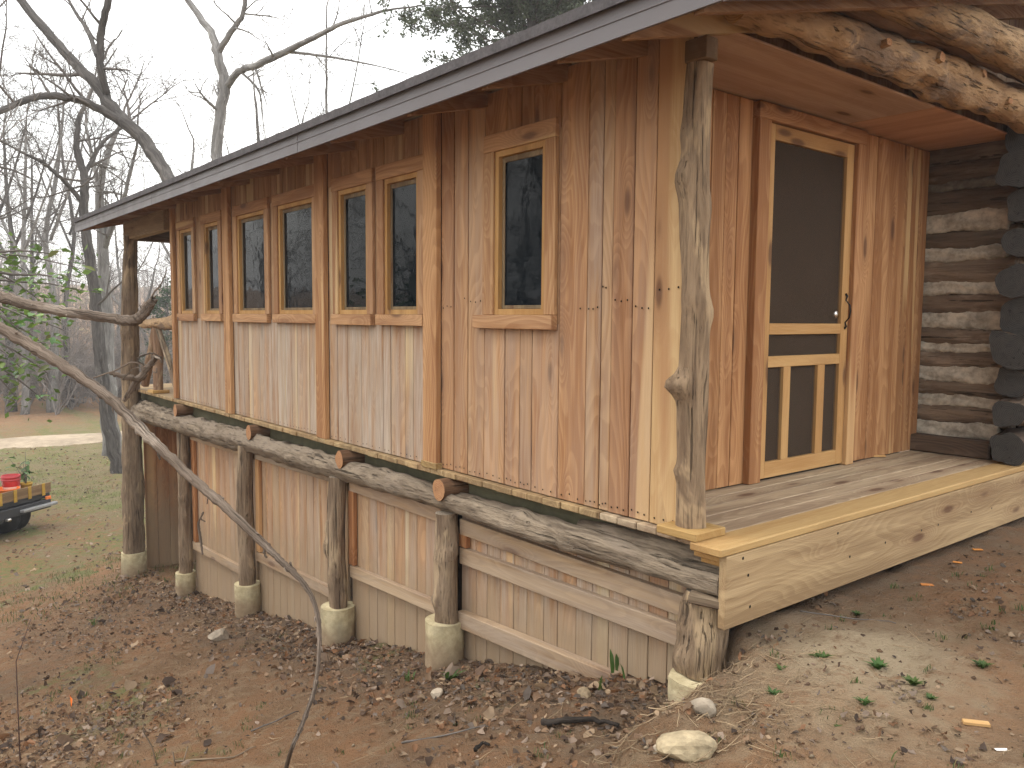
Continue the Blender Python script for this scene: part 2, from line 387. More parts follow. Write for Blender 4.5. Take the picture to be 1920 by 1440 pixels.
def log(name, p0, p1, r0, r1, mat, parent=None, end=None, bumps=(), wob=.10, bend=.0, seed=0, sides=16, step=.06, color=None, sq=0.):
    p0 = Vector(p0); p1 = Vector(p1); L = (p1-p0).length; n = max(3, int(L/step)); q = random.Random(seed+11)
    comps = [(q.choice((1, 2, 2, 3, 4, 5)), q.uniform(-9, 9)*(1 if i < 5 else 3), q.uniform(0, 6.3), wob*q.uniform(.15, .45)) for i in range(9)]
    bx, by = q.uniform(-bend, bend), q.uniform(-bend, bend); b2 = (q.uniform(-bend, bend)*.4, q.uniform(-bend, bend)*.4)
    vs = []; fs = []; mi = []
    for i in range(n+1):
        t = i/n; z = t*L; r = r0+(r1-r0)*t
        ox = bx*math.sin(t*math.pi)+b2[0]*math.sin(t*9); oy = by*math.sin(t*math.pi)+b2[1]*math.sin(t*7)
        for k in range(sides):
            th = 2*math.pi*k/sides; s = 1.
            for (m, kz, ph, a) in comps: s += a*math.sin(m*th+kz*z+ph)
            rr = r*s
            for (bt, ba, bh, bw) in bumps:
                da = math.atan2(math.sin(th-ba), math.cos(th-ba))*r; dz = (t-bt)*L
                rr += bh*math.exp(-(da*da+dz*dz)/(bw*bw))
            cx, cy = math.cos(th), math.sin(th)
            if sq: e = max(abs(cx), abs(cy)); rr *= (1-sq)+sq/e
            vs.append((ox+rr*cx, oy+rr*cy, z))
    for i in range(n):
        for k in range(sides):
            a = i*sides+k; b_ = i*sides+(k+1) % sides
            fs.append((a, b_, b_+sides, a+sides)); mi.append(0)
    for (base, flip) in ((0, 1), (n*sides, 0)):
        ring = list(range(base, base+sides)); off = len(vs)
        for k in ring: vs.append(vs[k])          # separate cap verts keep the rim sharp
        f = list(range(off, off+sides)); fs.append(f[::-1] if flip else f); mi.append(1)
    me = bpy.data.meshes.new(name); me.from_pydata(vs, [], fs); me.materials.append(mat); me.materials.append(end or M['end'])
    me.polygons.foreach_set('material_index', mi)
    me.polygons.foreach_set('use_smooth', [m == 0 for m in mi])
    o = bpy.data.objects.new(name, me); COL.objects.link(o)
    o.location = p0; zx = (p1-p0).normalized(); xr = Vector((1, 0, 0)) if abs(zx.x) < .8 else Vector((0, 1, 0))
    yx = zx.cross(xr).normalized(); xx = yx.cross(zx); o.rotation_euler = Matrix((xx, yx, zx)).transposed().to_euler()
    if color: o.color = color
    return wpar(o, parent)
#BODY
# ================================================================== ground
def spaced(lo, hi, d0, d1, step, g=1.13):
    a = list(np.arange(d0, d1+1e-6, step)); s = step; x = d1
    while x < hi: s *= g; x += s; a.append(min(x, hi))
    s = step; x = d0
    while x > lo: s *= g; x -= s; a.insert(0, max(x, lo))
    return np.array(a)
gx = spaced(-420, 70, -9.2, 3.0, .036); gy = spaced(-260, 320, -3.4, 1.3, .036, 1.10)
GX, GY = np.meshgrid(gx, gy, indexing='ij')
GZ = ground(GX, GY)
nx, ny = GX.shape
idx = np.arange(nx*ny).reshape(nx, ny)
gf = np.stack([idx[:-1, :-1], idx[1:, :-1], idx[1:, 1:], idx[:-1, 1:]], -1).reshape(-1, 4)
far = sst(-7.5, -12, GX)*(.45+.5*fbm(GX*.35, GY*.35, 21, 3)); far = far*(1-sst(-33, -36, GX)*.75)
patch = sst(.60, .74, fbm(GX*1.3+4, GY*1.3, 31, 3))*.55*sst(2., -1, GX)
mr_ = np.clip(far+patch*(1-sst(-.2, .4, GX)), 0, 1)
pale = PG(1620, 1220); pale2 = PG(1560, 1330)
mg = 1.3*np.exp(-(((GX-pale[0])/.36)**2+((GY-pale[1])/.36)**2))+.30*np.exp(-(((GX-pale2[0])/.5)**2+((GY-pale2[1])/.35)**2))
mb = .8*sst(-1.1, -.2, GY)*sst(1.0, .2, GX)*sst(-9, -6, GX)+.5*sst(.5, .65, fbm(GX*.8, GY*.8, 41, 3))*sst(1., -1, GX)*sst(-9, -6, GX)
msk = np.stack([mr_, np.clip(mg, 0, 1), np.clip(mb, 0, 1), np.ones_like(mg)], -1).reshape(-1, 4)
o = big_mesh('ground', np.stack([GX, GY, GZ], -1).reshape(-1, 3), gf, M['earth'], smooth=True, tint=('mask', msk)); meta(o, kind='structure')
# gravel path far across the lawn
def path_mid(y): return -30+.055*(y)*1.0+1.2*math.sin(y*.05)
vs = []; fs = []
ys = np.arange(-60, 120, 1.0)
for i, y in enumerate(ys):
    xm = path_mid(y)
    for k, dx in enumerate((-1.5, -.8, .0, .8, 1.5)):
        xx = xm+dx+.15*math.sin(y*1.7+k); vs.append((xx, y, float(ground_smooth(xx, y))+.10 if abs(dx) < 1.4 else float(ground_smooth(xx, y))+.0))
    if i:
        for k in range(4): a = (i-1)*5+k; fs.append((a, a+1, a+6, a+5))
meta(mesh('path', vs, fs, M['path'], smooth=True), kind='structure')

# ================================================================== cabin addition
CA = empty('cabin_addition', 'long cedar board cabin addition on log posts with seven narrow windows', 'building', (0, 0, 0))
def zu(y): return 1.985+.25*(y+.5)                                    # underside of the roof
# --- front wall
FW_ = box('front_wall', -6.99, .10, .027, .13, 0, 2.17, M['backing'], CA)
WIN = [(-6.71, -6.37), (-5.92, -5.58), (-5.03, -4.45), (-4.11, -3.51), (-3.03, -2.66), (-2.37, -2.01), (-1.17, -.805)]
GZ0, GZ1 = .98, 1.805; SASH, TRIM = .032, .082
BATS = [(-5.39, -5.235), (-3.41, -3.255), (-1.895, -1.745)]
for i, (a, b_) in enumerate(BATS+[(-7.015, -6.93)]):
    box('batten', a, b_, -.040, -.001, .0 if i < 3 else .01, 2.165, wood('z', 'cedar'), FW_, .004, (.99, .90, .76, .96))
    if i < 3: box('batten_foot', a-.01, b_+.012, -.048, -.001, -.004, .035, wood('x', 'treated'), FW_, .003, (.9, .85, .6, 1)) if i == 2 else None
def outer(wi): return WIN[wi][0]-SASH-TRIM, WIN[wi][1]+SASH+TRIM
def wall_board(x0, x1, z0, z1, col, gap=.0022):
    yj = rnd.uniform(-.002, .002); kd_ = 'sapcedar' if x0 > -.06 or (rnd.random() < .04 and x0 < -1.7) else 'cedar'
    box('board', x0+gap, x1-gap*rnd.uniform(.2, 2.6), yj, .0235+yj*.2, z0, z1, wood('z', kd_), FW_, .0025, col, jit=.0008)
def seams(a, b_, mn=.09, mx_=.17):
    out = [a]
    while b_-out[-1] > mx_: out.append(out[-1]+rnd.uniform(mn, mx_))
    if b_-out[-1] < .05: out.pop()
    return out+[b_]
bays = [(-6.93, -5.39, (0, 1)), (-5.235, -3.41, (2, 3)), (-3.255, -1.895, (4, 5))]
low3 = [-3.255, -3.12, -2.96, -2.76, -2.65, -2.45, -2.35, -2.17, -2.07, -1.895]
nails = []
for a, b_, ws in bays:
    s = low3 if ws[0] == 4 else seams(a, b_)
    for x0, x1 in zip(s, s[1:]):
        wall_board(x0, x1, .004, .90, tone(.90, .12, rnd.uniform(.55, 1.)))
        nails += [(x0+(x1-x0)*q, .03+rnd.uniform(-.006, .006)) for q in (.25, .75)]
    s = seams(a, b_)
    for x0, x1 in zip(s, s[1:]): wall_board(x0, x1, 1.885, 2.168, tone(.88, .10, .05))
    edges = [a]+[v_ for wi in ws for v_ in outer(wi)]+[b_]
    for x0, x1 in zip(edges[0::2], edges[1::2]):
        if x1-x0 > .012: wall_board(x0-.02 if x0 > a else x0, x1+.02 if x1 < b_ else x1, .90, 1.885, tone(.80, .08, .1))
big = [-1.745, -1.61, -1.47, -1.31, -1.12, -.99, -.89, -.68, -.48, -.38, -.31, -.18, -.05, .128]
bt = {-1.745: (.80, .70, .62, .85), -1.61: (.99, .95, .88, .75), -1.47: (.95, .92, .86, .72), -1.31: (.98, .90, .80, .60), -1.12: (.90, .82, .74, .62),
      -.99: (.84, .78, .72, .68), -.89: (.96, .88, .80, .66), -.68: (.99, .90, .78, .82), -.48: (.88, .84, .76, .62), -.38: (.97, .97, .90, .72),
      -.31: (.80, .70, .62, .85), -.18: (.90, .80, .70, .78), -.05: (.999, .999, .93, .9)}
for x0, x1 in zip(big, big[1:]):
    c = bt[x0]
    if x0 >= -.05: c = (.90, .84, .76, 1)
    if -1.32 < x0 < -.70:
        wall_board(x0, x1, .004, .90, c); wall_board(x0, x1, 1.885, 2.168, (c[0]*.95, c[1]*.93, c[2]*.88, .95))
    else:
        wall_board(x0, x1, .004, 2.168, c)
        zn = 1.02+rnd.uniform(-.05, .07); nails += [(x0+(x1-x0)*q, zn+rnd.uniform(-.012, .012)) for q in (.2, .5, .8) if rnd.random() < .85]
    nails += [(x0+(x1-x0)*q, .035+rnd.uniform(-.008, .008)) for q in (.2, .5, .8)]
wall_board(-1.335, -1.285, .90, 1.885, tone(.9)); wall_board(-.70, -.681, .90, 1.885, tone(.8))
box('board', -7.012, -6.932, .0, .0235, .004, 2.168, wood('z', 'cedar'), FW_, .0025, tone(.85))
# --- windows
wl_names = ['pale', 'pale', '', '', '', '', '']
for i, (a, b_) in enumerate(WIN):
    parts = [(a-SASH, a, GZ0-SASH, GZ1+SASH), (b_, b_+SASH, GZ0-SASH, GZ1+SASH), (a, b_, GZ0-SASH, GZ0), (a, b_, GZ1, GZ1+SASH)]
    bm = bmesh.new()
    for (x0, x1, z0, z1) in parts:
        r = bmesh.ops.create_cube(bm, size=1, matrix=Matrix.Translation(((x0+x1)/2, .0065, (z0+z1)/2)) @ Matrix.Diagonal((x1-x0-.0006, .037, z1-z0-.0006, 1)))
    me = bpy.data.meshes.new('window'); bm.to_mesh(me); bm.free(); me.materials.append(wood('z', 'pine'))
    W = bpy.data.objects.new('window', me); COL.objects.link(W); wpar(W, CA)
    W.color = (.80, .72, .60, 1)
    # grey inner stop, pane
    for (x0, x1, z0, z1) in ((a, a+.022, GZ0, GZ1), (b_-.012, b_, GZ0, GZ1), (a+.022, b_-.012, GZ0, GZ0+.02), (a+.022, b_-.012, GZ1-.03, GZ1)):
        box('inner_stop', x0, x1, .013, .0245, z0, z1, wood('z', 'deck'), W, .002, (.5, .48, .4, 1))
    box('pane', a+.002, b_-.002, .019, .023, GZ0+.002, GZ1-.002, M['glass'], W, .0005)
    x0, x1 = outer(i); cz = 'cedar'
    tcol = lambda: tone(.97, .05, .03)
    lx = x0-.012 if i != 6 else x0-.02
    box('trim', x0, x0+TRIM, -.026, -.0005, GZ0-SASH, GZ1+SASH, wood('z', cz), W, .003, (.90, .84, .74, .95))
    box('trim', x1-TRIM, x1, -.026, -.0005, GZ0-SASH, GZ1+SASH, wood('z', cz), W, .003, tcol() if i != 6 else (1, .98, .9, 1))
    box('trim', x0-.005, x1, -.029, -.0005, GZ1+SASH+.0005, GZ1+SASH+.095, wood('x', cz), W, .003, (.93, .84, .74, .95))
    sx0, sx1 = (x0, x1) if i != 6 else (-1.37, x1+.004)
    box('sill_board', sx0+.003, sx1-.003, -.044, -.0005, .872+(.004*(i % 2)), GZ0-SASH-.001, wood('x', cz), W, .003, (.99, .93, .84, .93))
    nails += []
# nail heads
nv, nf = [], []
for (x, z) in nails:
    o_ = len(nv); r = .0052
    for k in range(6): nv.append((x+r*math.cos(k*1.047), -.0042, z+r*math.sin(k*1.047)))
    nf.append([o_+5, o_+4, o_+3, o_+2, o_+1, o_]); nf.append([o_, o_+1, o_+2, o_+3, o_+4, o_+5])
meta(mesh('nail_heads', nv, nf, M['iron'], FW_), kind='stuff')

# --- porch wall with the screen door (plane x = -.33)
PWx = -.33
PW = box('porch_wall', PWx-.12, PWx-.026, .028, 3.215, 0, 2.13, M['backing'], CA)
ps = [(.03, .18), (.18, .33), (.33, .47), (.47, .61), (.61, .75), (.75, .87), (.87, .98), (.98, 1.105), (2.245, 2.48), (2.48, 2.76), (2.76, 2.87), (2.87, 2.98), (2.98, 3.09), (3.09, 3.215)]
for (a, b_) in ps:
    j = rnd.uniform(-.002, .002)
    box('board', PWx-.024, PWx+j, a+.0022, b_-.0022, .003, 2.13, wood('z', 'cedar'), PW, .0025, (lambda t: (t[0], t[1]*.88, t[2]*.74, 1))(tone(.96, .07)), jit=.0008)
box('board', PWx-.024, PWx, 1.107, 2.243, 2.09, 2.13, wood('y', 'cedar'), PW, .002, tone(.9))
for (a, b_, c) in ((1.105, 1.214, (.98, .86, .72, 1)), (2.156, 2.245, (.95, .82, .7, 1))):
    box('door_trim', PWx-.02, PWx+.045, a, b_, .001, 2.036, wood('z', 'cedar'), PW, .003, c)
box('door_trim', PWx-.02, PWx+.042, 1.105, 2.26, 2.0365, 2.126, wood('y', 'cedar'), PW, .003, (.92, .8, .68, 1))
bm = bmesh.new()
def bmbox(bm, x0, x1, y0, y1, z0, z1):
    bmesh.ops.create_cube(bm, size=1, matrix=Matrix.Translation(((x0+x1)/2, (y0+y1)/2, (z0+z1)/2)) @ Matrix.Diagonal((x1-x0, y1-y0, z1-z0, 1)))
DX0, DX1 = PWx-.012, PWx+.018
bmbox(bm, DX0, DX1, 1.217, 1.293, .012, 2.03); bmbox(bm, DX0, DX1, 2.072, 2.153, .012, 2.03)
bmesh.ops.bevel(bm, geom=bm.edges[:], offset=.002, segments=1, affect='EDGES')
me = bpy.data.meshes.new('screen_door'); bm.to_mesh(me); bm.free(); me.materials.append(wood('z', 'pine'))
SD = bpy.data.objects.new('screen_door', me); COL.objects.link(SD); wpar(SD, CA); SD.color = (.88, .80, .72, 1)
SD['label'] = 'pale pine screen door with dark insect screen'
for (z0, z1) in ((1.945, 2.03), (.848, .912), (.658, .722), (.012, .105)):
    box('rail', DX0+.001, DX1-.001, 1.2935, 2.0715, z0, z1, wood('y', 'pine'), SD, .002, (.88, .80, .72, 1))
for (a, b_) in ((1.455, 1.528), (1.825, 1.905)):
    box('mullion', DX0+.001, DX1-.001, a, b_, .1055, .6575, wood('z', 'pine'), SD, .002, (.87, .79, .71, 1))
for (y0, y1, z0, z1) in ((1.2935, 2.0715, .9125, 1.9445), (1.2935, 2.0715, .7225, .8475), (1.2935, 1.4545, .1055, .6575), (1.5285, 1.8245, .1055, .6575), (1.9055, 2.0715, .1055, .6575)):
    mesh('screen', [(PWx-.002, y0, z0), (PWx-.002, y1, z0), (PWx-.002, y1, z1), (PWx-.002, y0, z1)], [(0, 1, 2, 3)], M['screen'], SD)
# pull handle
def sweep(name, pts, rads, mat, parent=None, sides=8, smooth=True):
    acc = Acc(); acc.tube([np.array(p, float) for p in pts], rads, sides, cap=True)
    return acc.build(name, mat, parent, smooth)
class Acc:
    def __init__(s): s.V = []; s.F = []; s.T = []; s.B = []; s.n = 0
    def tube(s, pts, rads, sides=5, cap=False, wob=0., q=None):
        P_ = np.array(pts, float); m = len(P_); base = s.n
        R_ = np.full(m, float(rads)) if not hasattr(rads, '__len__') else np.array(rads, float)
        t = np.empty_like(P_); t[1:-1] = P_[2:]-P_[:-2]; t[0] = P_[1]-P_[0]; t[-1] = P_[-1]-P_[-2]
        t /= np.sqrt((t*t).sum(1))[:, None]+1e-9
        best = -1
        for cand in ((.13, .21, .97), (.97, .1, .2), (.1, .97, -.2), (.66, -.72, .2), (.6, .6, -.5)):
            cr = np.cross(t, cand); w_ = float((cr*cr).sum(1).min())
            if w_ > best: best = w_; u = cand
            if best > .12: break
        ax = np.stack([t[:, 1]*u[2]-t[:, 2]*u[1], t[:, 2]*u[0]-t[:, 0]*u[2], t[:, 0]*u[1]-t[:, 1]*u[0]], 1)
        l = np.sqrt((ax*ax).sum(1)); bad = l < .15
        if bad.any(): ax[bad] = np.stack([0*t[bad, 0], t[bad, 2], -t[bad, 1]], 1); l = np.sqrt((ax*ax).sum(1))
        ax /= l[:, None]
        bx = np.stack([t[:, 1]*ax[:, 2]-t[:, 2]*ax[:, 1], t[:, 2]*ax[:, 0]-t[:, 0]*ax[:, 2], t[:, 0]*ax[:, 1]-t[:, 1]*ax[:, 0]], 1)
        th = np.arange(sides)*6.2831853/sides
        rr = R_[:, None]*np.ones(sides)[None]
        if wob: rr = rr*(1+np.random.default_rng(q.randrange(10**6)).uniform(-wob, wob, rr.shape))
        v = P_[:, None]+ax[:, None]*(rr*np.cos(th))[..., None]+bx[:, None]*(rr*np.sin(th))[..., None]
        s.V.append(v.reshape(-1, 3))
        sl_ = np.concatenate([[0], np.cumsum(np.sqrt(((P_[1:]-P_[:-1])**2).sum(1)))])+len(s.V)*1.37; r0 = max(.004, float(R_.mean()))
        s.B.append(np.stack([np.broadcast_to(r0*np.cos(th), (m, sides)), np.broadcast_to(r0*np.sin(th), (m, sides)), np.broadcast_to(sl_[:, None], (m, sides))], -1).reshape(-1, 3))
        i0 = base+(np.arange(m-1)*sides)[:, None]+np.arange(sides)[None]; i1 = base+(np.arange(m-1)*sides)[:, None]+((np.arange(sides)+1) % sides)[None]
        s.F.append(np.stack([i0, i0+sides, i1+sides, i1], -1).reshape(-1, 4)); s.n += m*sides
        if cap:
            for (bs, ctr, fl) in ((base, P_[0], 0), (base+(m-1)*sides, P_[-1], 1)):
                s.V.append(ctr[None]); s.B.append(np.zeros((1, 3))); c = s.n; s.n += 1
                for k in range(sides):
                    a0, a1 = bs+k, bs+(k+1) % sides
                    s.T.append((a1, a0, c) if fl else (a0, a1, c))
    @property
    def v(s): return np.concatenate(s.V)
    @property
    def f(s): return np.concatenate(s.F)
    def build(s, name, mat, parent=None, smooth=True):
        if not s.T: o = big_mesh(name, s.v, s.f, mat, parent, smooth)
        else: o = mesh(name, s.v.tolist(), s.f.tolist()+s.T, mat, parent, smooth)
        bark_co(o, np.concatenate(s.B)); return o
def bark_co(o, b):
    at_ = o.data.attributes.new('bark_co', 'FLOAT_VECTOR', 'POINT'); at_.data.foreach_set('vector', np.asarray(b, np.float32).ravel())
hx, hy = DX1, 2.115
sweep('handle', [(hx, hy, 1.10), (hx+.012, hy, 1.085), (hx+.004, hy, 1.06), (hx+.03, hy, 1.03), (hx+.036, hy, .99), (hx+.03, hy, .95), (hx+.004, hy, .92), (hx+.012, hy, .895), (hx, hy, .88)],
      [.008, .007, .004, .005, .006, .005, .004, .007, .008], M['iron'], SD)
ID = box('inner_door', PWx-.075, PWx-.035, 1.22, 2.15, .01, 2.03, M['innerdoor'], CA, .003)
for (y0, y1, z0, z1) in ((1.36, 1.62, 1.15, 1.85), (1.74, 2.0, 1.15, 1.85), (1.36, 1.62, .2, .95), (1.74, 2.0, .2, .95)):
    box('door_panel', PWx-.0348, PWx-.029, y0, y1, z0, z1, M['innerdoor'], ID, .003)
bm = bmesh.new(); bmesh.ops.create_uvsphere(bm, u_segments=14, v_segments=10, radius=.027, matrix=Matrix.Translation((PWx-.012, 2.05, .97)) @ Matrix.Diagonal((.62, 1, 1, 1)))
me = bpy.data.meshes.new('door_knob'); bm.to_mesh(me); bm.free(); me.materials.append(M['chrome'])
for p_ in me.polygons: p_.use_smooth = True
kn = bpy.data.objects.new('door_knob', me); COL.objects.link(kn); wpar(kn, ID)
# --- porch ceiling
CE = box('porch_ceiling', PWx-.02, .23, .03, 2.02, 2.1365, 2.149, wood('y', 'ply'), CA, .002, (.92, .92, .95, 1))
box('ceiling_panel', PWx-.02, .23, 2.024, 3.21, 2.1362, 2.149, wood('x', 'ply'), CE, .002, (.99, .82, .72, 1))
# --- roof
XL, XR, YE, YR = -9.32, .69, -.50, 4.4
def slab(name, x0, x1, y0, y1, d0, d1, mat, parent, nxs=1, wav=0.):
    vs = []; n = nxs+1
    for i in range(n):
        x = x0+(x1-x0)*i/nxs; e = wav*math.sin(i*1.9)+wav*rnd.uniform(-1, 1)
        for (y, d) in ((y0-abs(e)*.3, d0), (y0-abs(e)*.3, d1+e), (y1, d1), (y1, d0)): vs.append((x, y, zu(y)+d))
    fs = [(0, 3, 2, 1)]
    for i in range(nxs):
        b = i*4
        for k in range(4): fs.append((b+k, b+(k+1) % 4, b+4+(k+1) % 4, b+4+k))
    b = nxs*4; fs.append((b, b+1, b+2, b+3))
    return mesh(name, vs, fs, mat, parent)
RF = slab('roof', XL+.02, XR-.02, YE+.002, YR, .095, .118, M['backing'], CA)
slab('shingles', XL-.02, XR+.02, YE-.045, YR, .1185, .165, M['roofing'], RF, 120, .0012)
slab('back_slope', XL, XR, YR+.005, 8.5, .1, .15, M['roofing'], RF) if False else None
# back slope falls away beyond the ridge
zr = zu(YR); vs = [(XL, YR+.002, zr+.10), (XR, YR+.002, zr+.10), (XR, YR+.002, zr+.165), (XL, YR+.002, zr+.165), (XL, 9.3, zr-1.15), (XR, 9.3, zr-1.15), (XR, 9.3, zr-1.09), (XL, 9.3, zr-1.09)]
mesh('rear_slope', vs, [(3, 2, 6, 7), (0, 4, 5, 1), (4, 7, 6, 5), (0, 3, 7, 4), (1, 5, 6, 2), (0, 1, 2, 3)], M['roofing'], RF)
# fascia in three lengths, stepped bands
def fascia(x0, x1):
    zz = zu(YE)
    prof = [(-.500, 0), (-.522, -.004), (-.522, .056), (-.526, .058), (-.526, .063), (-.520, .066), (-.520, .121), (-.530, .123), (-.530, .131), (-.500, .133)]
    vs = [(x, y, zz+z) for x in (x0, x1) for (y, z) in prof]; n = len(prof)
    fs = [(k, n+k, n+(k+1) % n, (k+1) % n) for k in range(n)]+[tuple(range(n)), tuple(range(2*n-1, n-1, -1))]
    return mesh('fascia', vs, fs, M['fascia'], RF)
xs1 = PA(284, 370, 1, -.52)[0]; xs2 = PA(558, 262, 1, -.52)[0]
fascia(XL, xs1-.004); fascia(xs1+.003, xs2-.004); fascia(xs2+.003, XR)
for (xa, sgn) in ((XR, 1), (XL, -1)):
    for (d0, d1, th) in ((-.004, .058, .022), (.061, .131, .019)):
        x0, x1 = sorted((xa-.012*sgn, xa+th*sgn))
        vs = []
        for x in (x0, x1):
            for (y, d) in ((YE-.02, d0), (YR, d0), (YR, d1), (YE-.02, d1)): vs.append((x, y, zu(y)+d))
        mesh('rake_board', vs, [(0, 1, 2, 3), (7, 6, 5, 4), (0, 4, 5, 1), (1, 5, 6, 2), (2, 6, 7, 3), (3, 7, 4, 0)], M['fascia'], RF)
# roof boards over the eave and rafter tails
def sloped(name, x0, x1, y0, y1, d0, d1, mat, parent, color=None):
    cy = (y0+y1)/2; cx = (x0+x1)/2; cz = zu(cy)
    vs = []
    for x in (x0, x1):
        for (y, d) in ((y0, d0), (y1, d0), (y1, d1), (y0, d1)): vs.append((x-cx, y-cy, zu(y)+d-cz))
    o = mesh(name, vs, [(0, 1, 2, 3), (7, 6, 5, 4), (0, 4, 5, 1), (1, 5, 6, 2), (2, 6, 7, 3), (3, 7, 4, 0)], mat, None)
    o.location = (cx, cy, cz); wpar(o, parent)
    if color: o.color = color
    return o
yb = YE+.012
while yb < 4.2:
    wd = rnd.uniform(.13, .19)
    sloped('roof_plank', XL+.03, XR-.03, yb, min(yb+wd-.004, YR-.02), .072, .094, wood('x', 'cedar'), RF, tone(.62, .1))
    yb += wd
tails = [.56, .22, -.14, -.66, -1.31, -2.19, -2.85, -3.5, -4.15, -4.8, -5.5, -6.2, -6.9, -7.6, -8.3, -9.0]
for t_ in tails:
    sloped('rafter_tail', t_-.022, t_+.022, YE+.006, 4.2 if (t_ > .1 or t_ < -7) else .026, -.012, .0715, wood('y', 'cedar'), RF, tone(.72, .1))
# eave header along the wall top at the porch and the far end
box('header_beam', .132, .245, -.05, .028, 1.995, 2.085, wood('x', 'treated'), CA, .004, (.46, .40, .33, 1))
box('header_beam', -8.72, -7.02, -.10, .0, 1.86, 2.09, wood('x', 'treated'), CA, .004, (.75, .68, .55, 1))
box('header_beam', -8.70, -8.56, .002, 3.6, 1.86, 2.02, wood('y', 'oldgrey'), CA, .004)
FE = box('far_end_wall', -6.97, -6.92, .14, 3.6, 0, 2.13, M['backing'], CA, .004)
for k in range(23): box('board', -6.998, -6.972, .14+k*.15+.002, .14+k*.15+.148, .003, zu(.14+k*.15)+.06, wood('z', 'cedar'), FE, .003, tone(.85, .1, .5))
# --- floor platform
FL = box('floor', -9.15, .255, .075, 3.2, -.20, -.036, M['joistwood'], CA, .003)
x = -9.24
while x < -.345:
    wd = rnd.uniform(.125, .145); x1 = min(x+wd, -.338)
    box('floor_board', x+.001, x1-.003, -.036+rnd.uniform(-.006, .006), .9 if x > -6.9 else 2.6, -.036, -.0015, wood('y', 'deck'), FL, .004, (lambda t: (t[0], t[1]*.93, t[2]*.72, 1))(tone(.84, .08)))
    x = x1
x = -.338
for k in range(5):
    wd = .1205
    box('floor_board', x+.002, x+wd-.002, -.034+rnd.uniform(-.006, .006), 3.2, -.036, -.0015+rnd.uniform(-.001, .001), wood('y', 'deck'), FL, .005, tone(.97, .05))
    x += wd
box('nosing_board', x+.003, .428, -.105, 3.27, -.034, .0025, wood('y', 'pine'), FL, .006, (.76, .75, .69, 1))
box('ledger', x-.02, .386, -.045, 3.2, -.073, -.0365, wood('y', 'pine'), FL, .003, (.85, .8, .68, 1))
box('ledger', x+.01, .386, -.035, 3.2, -.095, -.0735, wood('y', 'pine'), FL, .003, (.7, .64, .5, 1))
RB = box('rim_board', .388, .426, -.062, 3.5, -.345, -.0365, wood('y', 'treated'), CA, .004, (.98, .93, .82, 1))
sv, sf = [], []
for (y, z) in ((.09, -.14), (.11, -.28), (.80, -.075), (.92, -.21), (1.27, -.2), (1.67, -.2), (1.87, -.2), (2.3, -.19), (.05, -.06), (2.6, -.21)):
    b0 = len(sv); r = .007
    for k in range(8): sv.append((.4268, y+r*math.cos(k*.785), z+r*math.sin(k*.785)))
    sf.append(list(range(b0, b0+8)))
mesh('screws', sv, sf, M['iron'], RB)
# --- beam log, joists, posts
log('beam_log', (-8.95, -.02, -.285), (.384, -.008, -.172), .125, .056, M['beam'], CA, M['greyend'], [(.3, 2., .03, .07), (.55, 3.5, .025, .05), (.86, 2.6, .03, .06), (.9, 3.6, .02, .05), (.12, 3., .03, .08)], .15, .02, 3, 20, .05)
log('beam_log', (-.55, .050, -.125), (.382, .050, -.108), .034, .050, M['beam'], CA, M['greyend'], [], .15, .012, 31, 14, .05)
for k, (x, z, r) in enumerate(((-6.78, -.105, .068), (-4.66, -.103, .066), (-2.92, -.102, .064), (-1.63, -.104, .068))):
    log('joist_log', (x, -.098, z), (x+.03, .6, z), r, r, M['cedarlog'], CA, M['end'], [], .06, .0, 20+k, 16, .08, (.5, .42, .36, 1))
POSTS = [(-6.75, -1.91, .069, .105), (-4.9, -1.55, .074, .118), (-3.07, -1.24, .071, .125), (-1.645, -.92, .072, .122)]
for k, (x, zc, r, rc) in enumerate(POSTS):
    b_ = [(rnd.uniform(.1, .95), rnd.uniform(3.3, 6.6), rnd.uniform(.012, .03), rnd.uniform(.03, .05)) for _ in range(5)]
    P_ = log('post', (x+rnd.uniform(-.02, .02), -.04, zc-.03), (x-.005, -.03, -.255), r*1.03, r*.95, M['post'], CA, M['greyend'], b_, .10, .015, 40+k, 16, .04, (.92, .88, .84, 1))
    log('footing', (x, -.04, zc-.62), (x, -.04, zc), rc, rc, M['concrete'], P_, M['concrete'], [], .025, .0, 60+k, 22, .06)
st = log('corner_stump_post', (.285, .01, -.585), (.285, .022, -.232), .118, .092, M['post'], CA, M['greyend'], [(.55, 4.1, .03, .05), (.2, 4.3, .03, .05), (.8, 4.0, .02, .04)], .10, .01, 77, 20, .03, (.88, .82, .74, 1))
log('footing', (.31, -.03, -.95), (.315, -.03, -.588), .15, .145, M['concrete'], st, M['concrete'], [], .06, .0, 66, 14, .05, (.86, .82, .8, 1), .3)
box('shim_block', .235, .375, -.10, .06, -.262, -.222, wood('x', 'oldgrey'), st, .006, (1, 1, .9, 1), rot=(0, .08, .5))
TPx, TPy = -8.58, -.12
tp = log('tall_post', (TPx, TPy, -2.12), (TPx+.05, TPy+.05, 1.90), .135, .082, M['post'], CA, M['greyend'], [(.7, 5.5, .03, .08), (.75, 2.0, .02, .06), (.2, 4., .03, .1)], .10, .03, 91, 18, .06, (.78, .74, .70, 1))
log('footing', (TPx, TPy, -2.75), (TPx, TPy, -2.085), .15, .15, M['concrete'], tp, M['concrete'], [], .03, .0, 92, 20, .06, (.9, .85, .8, 1))
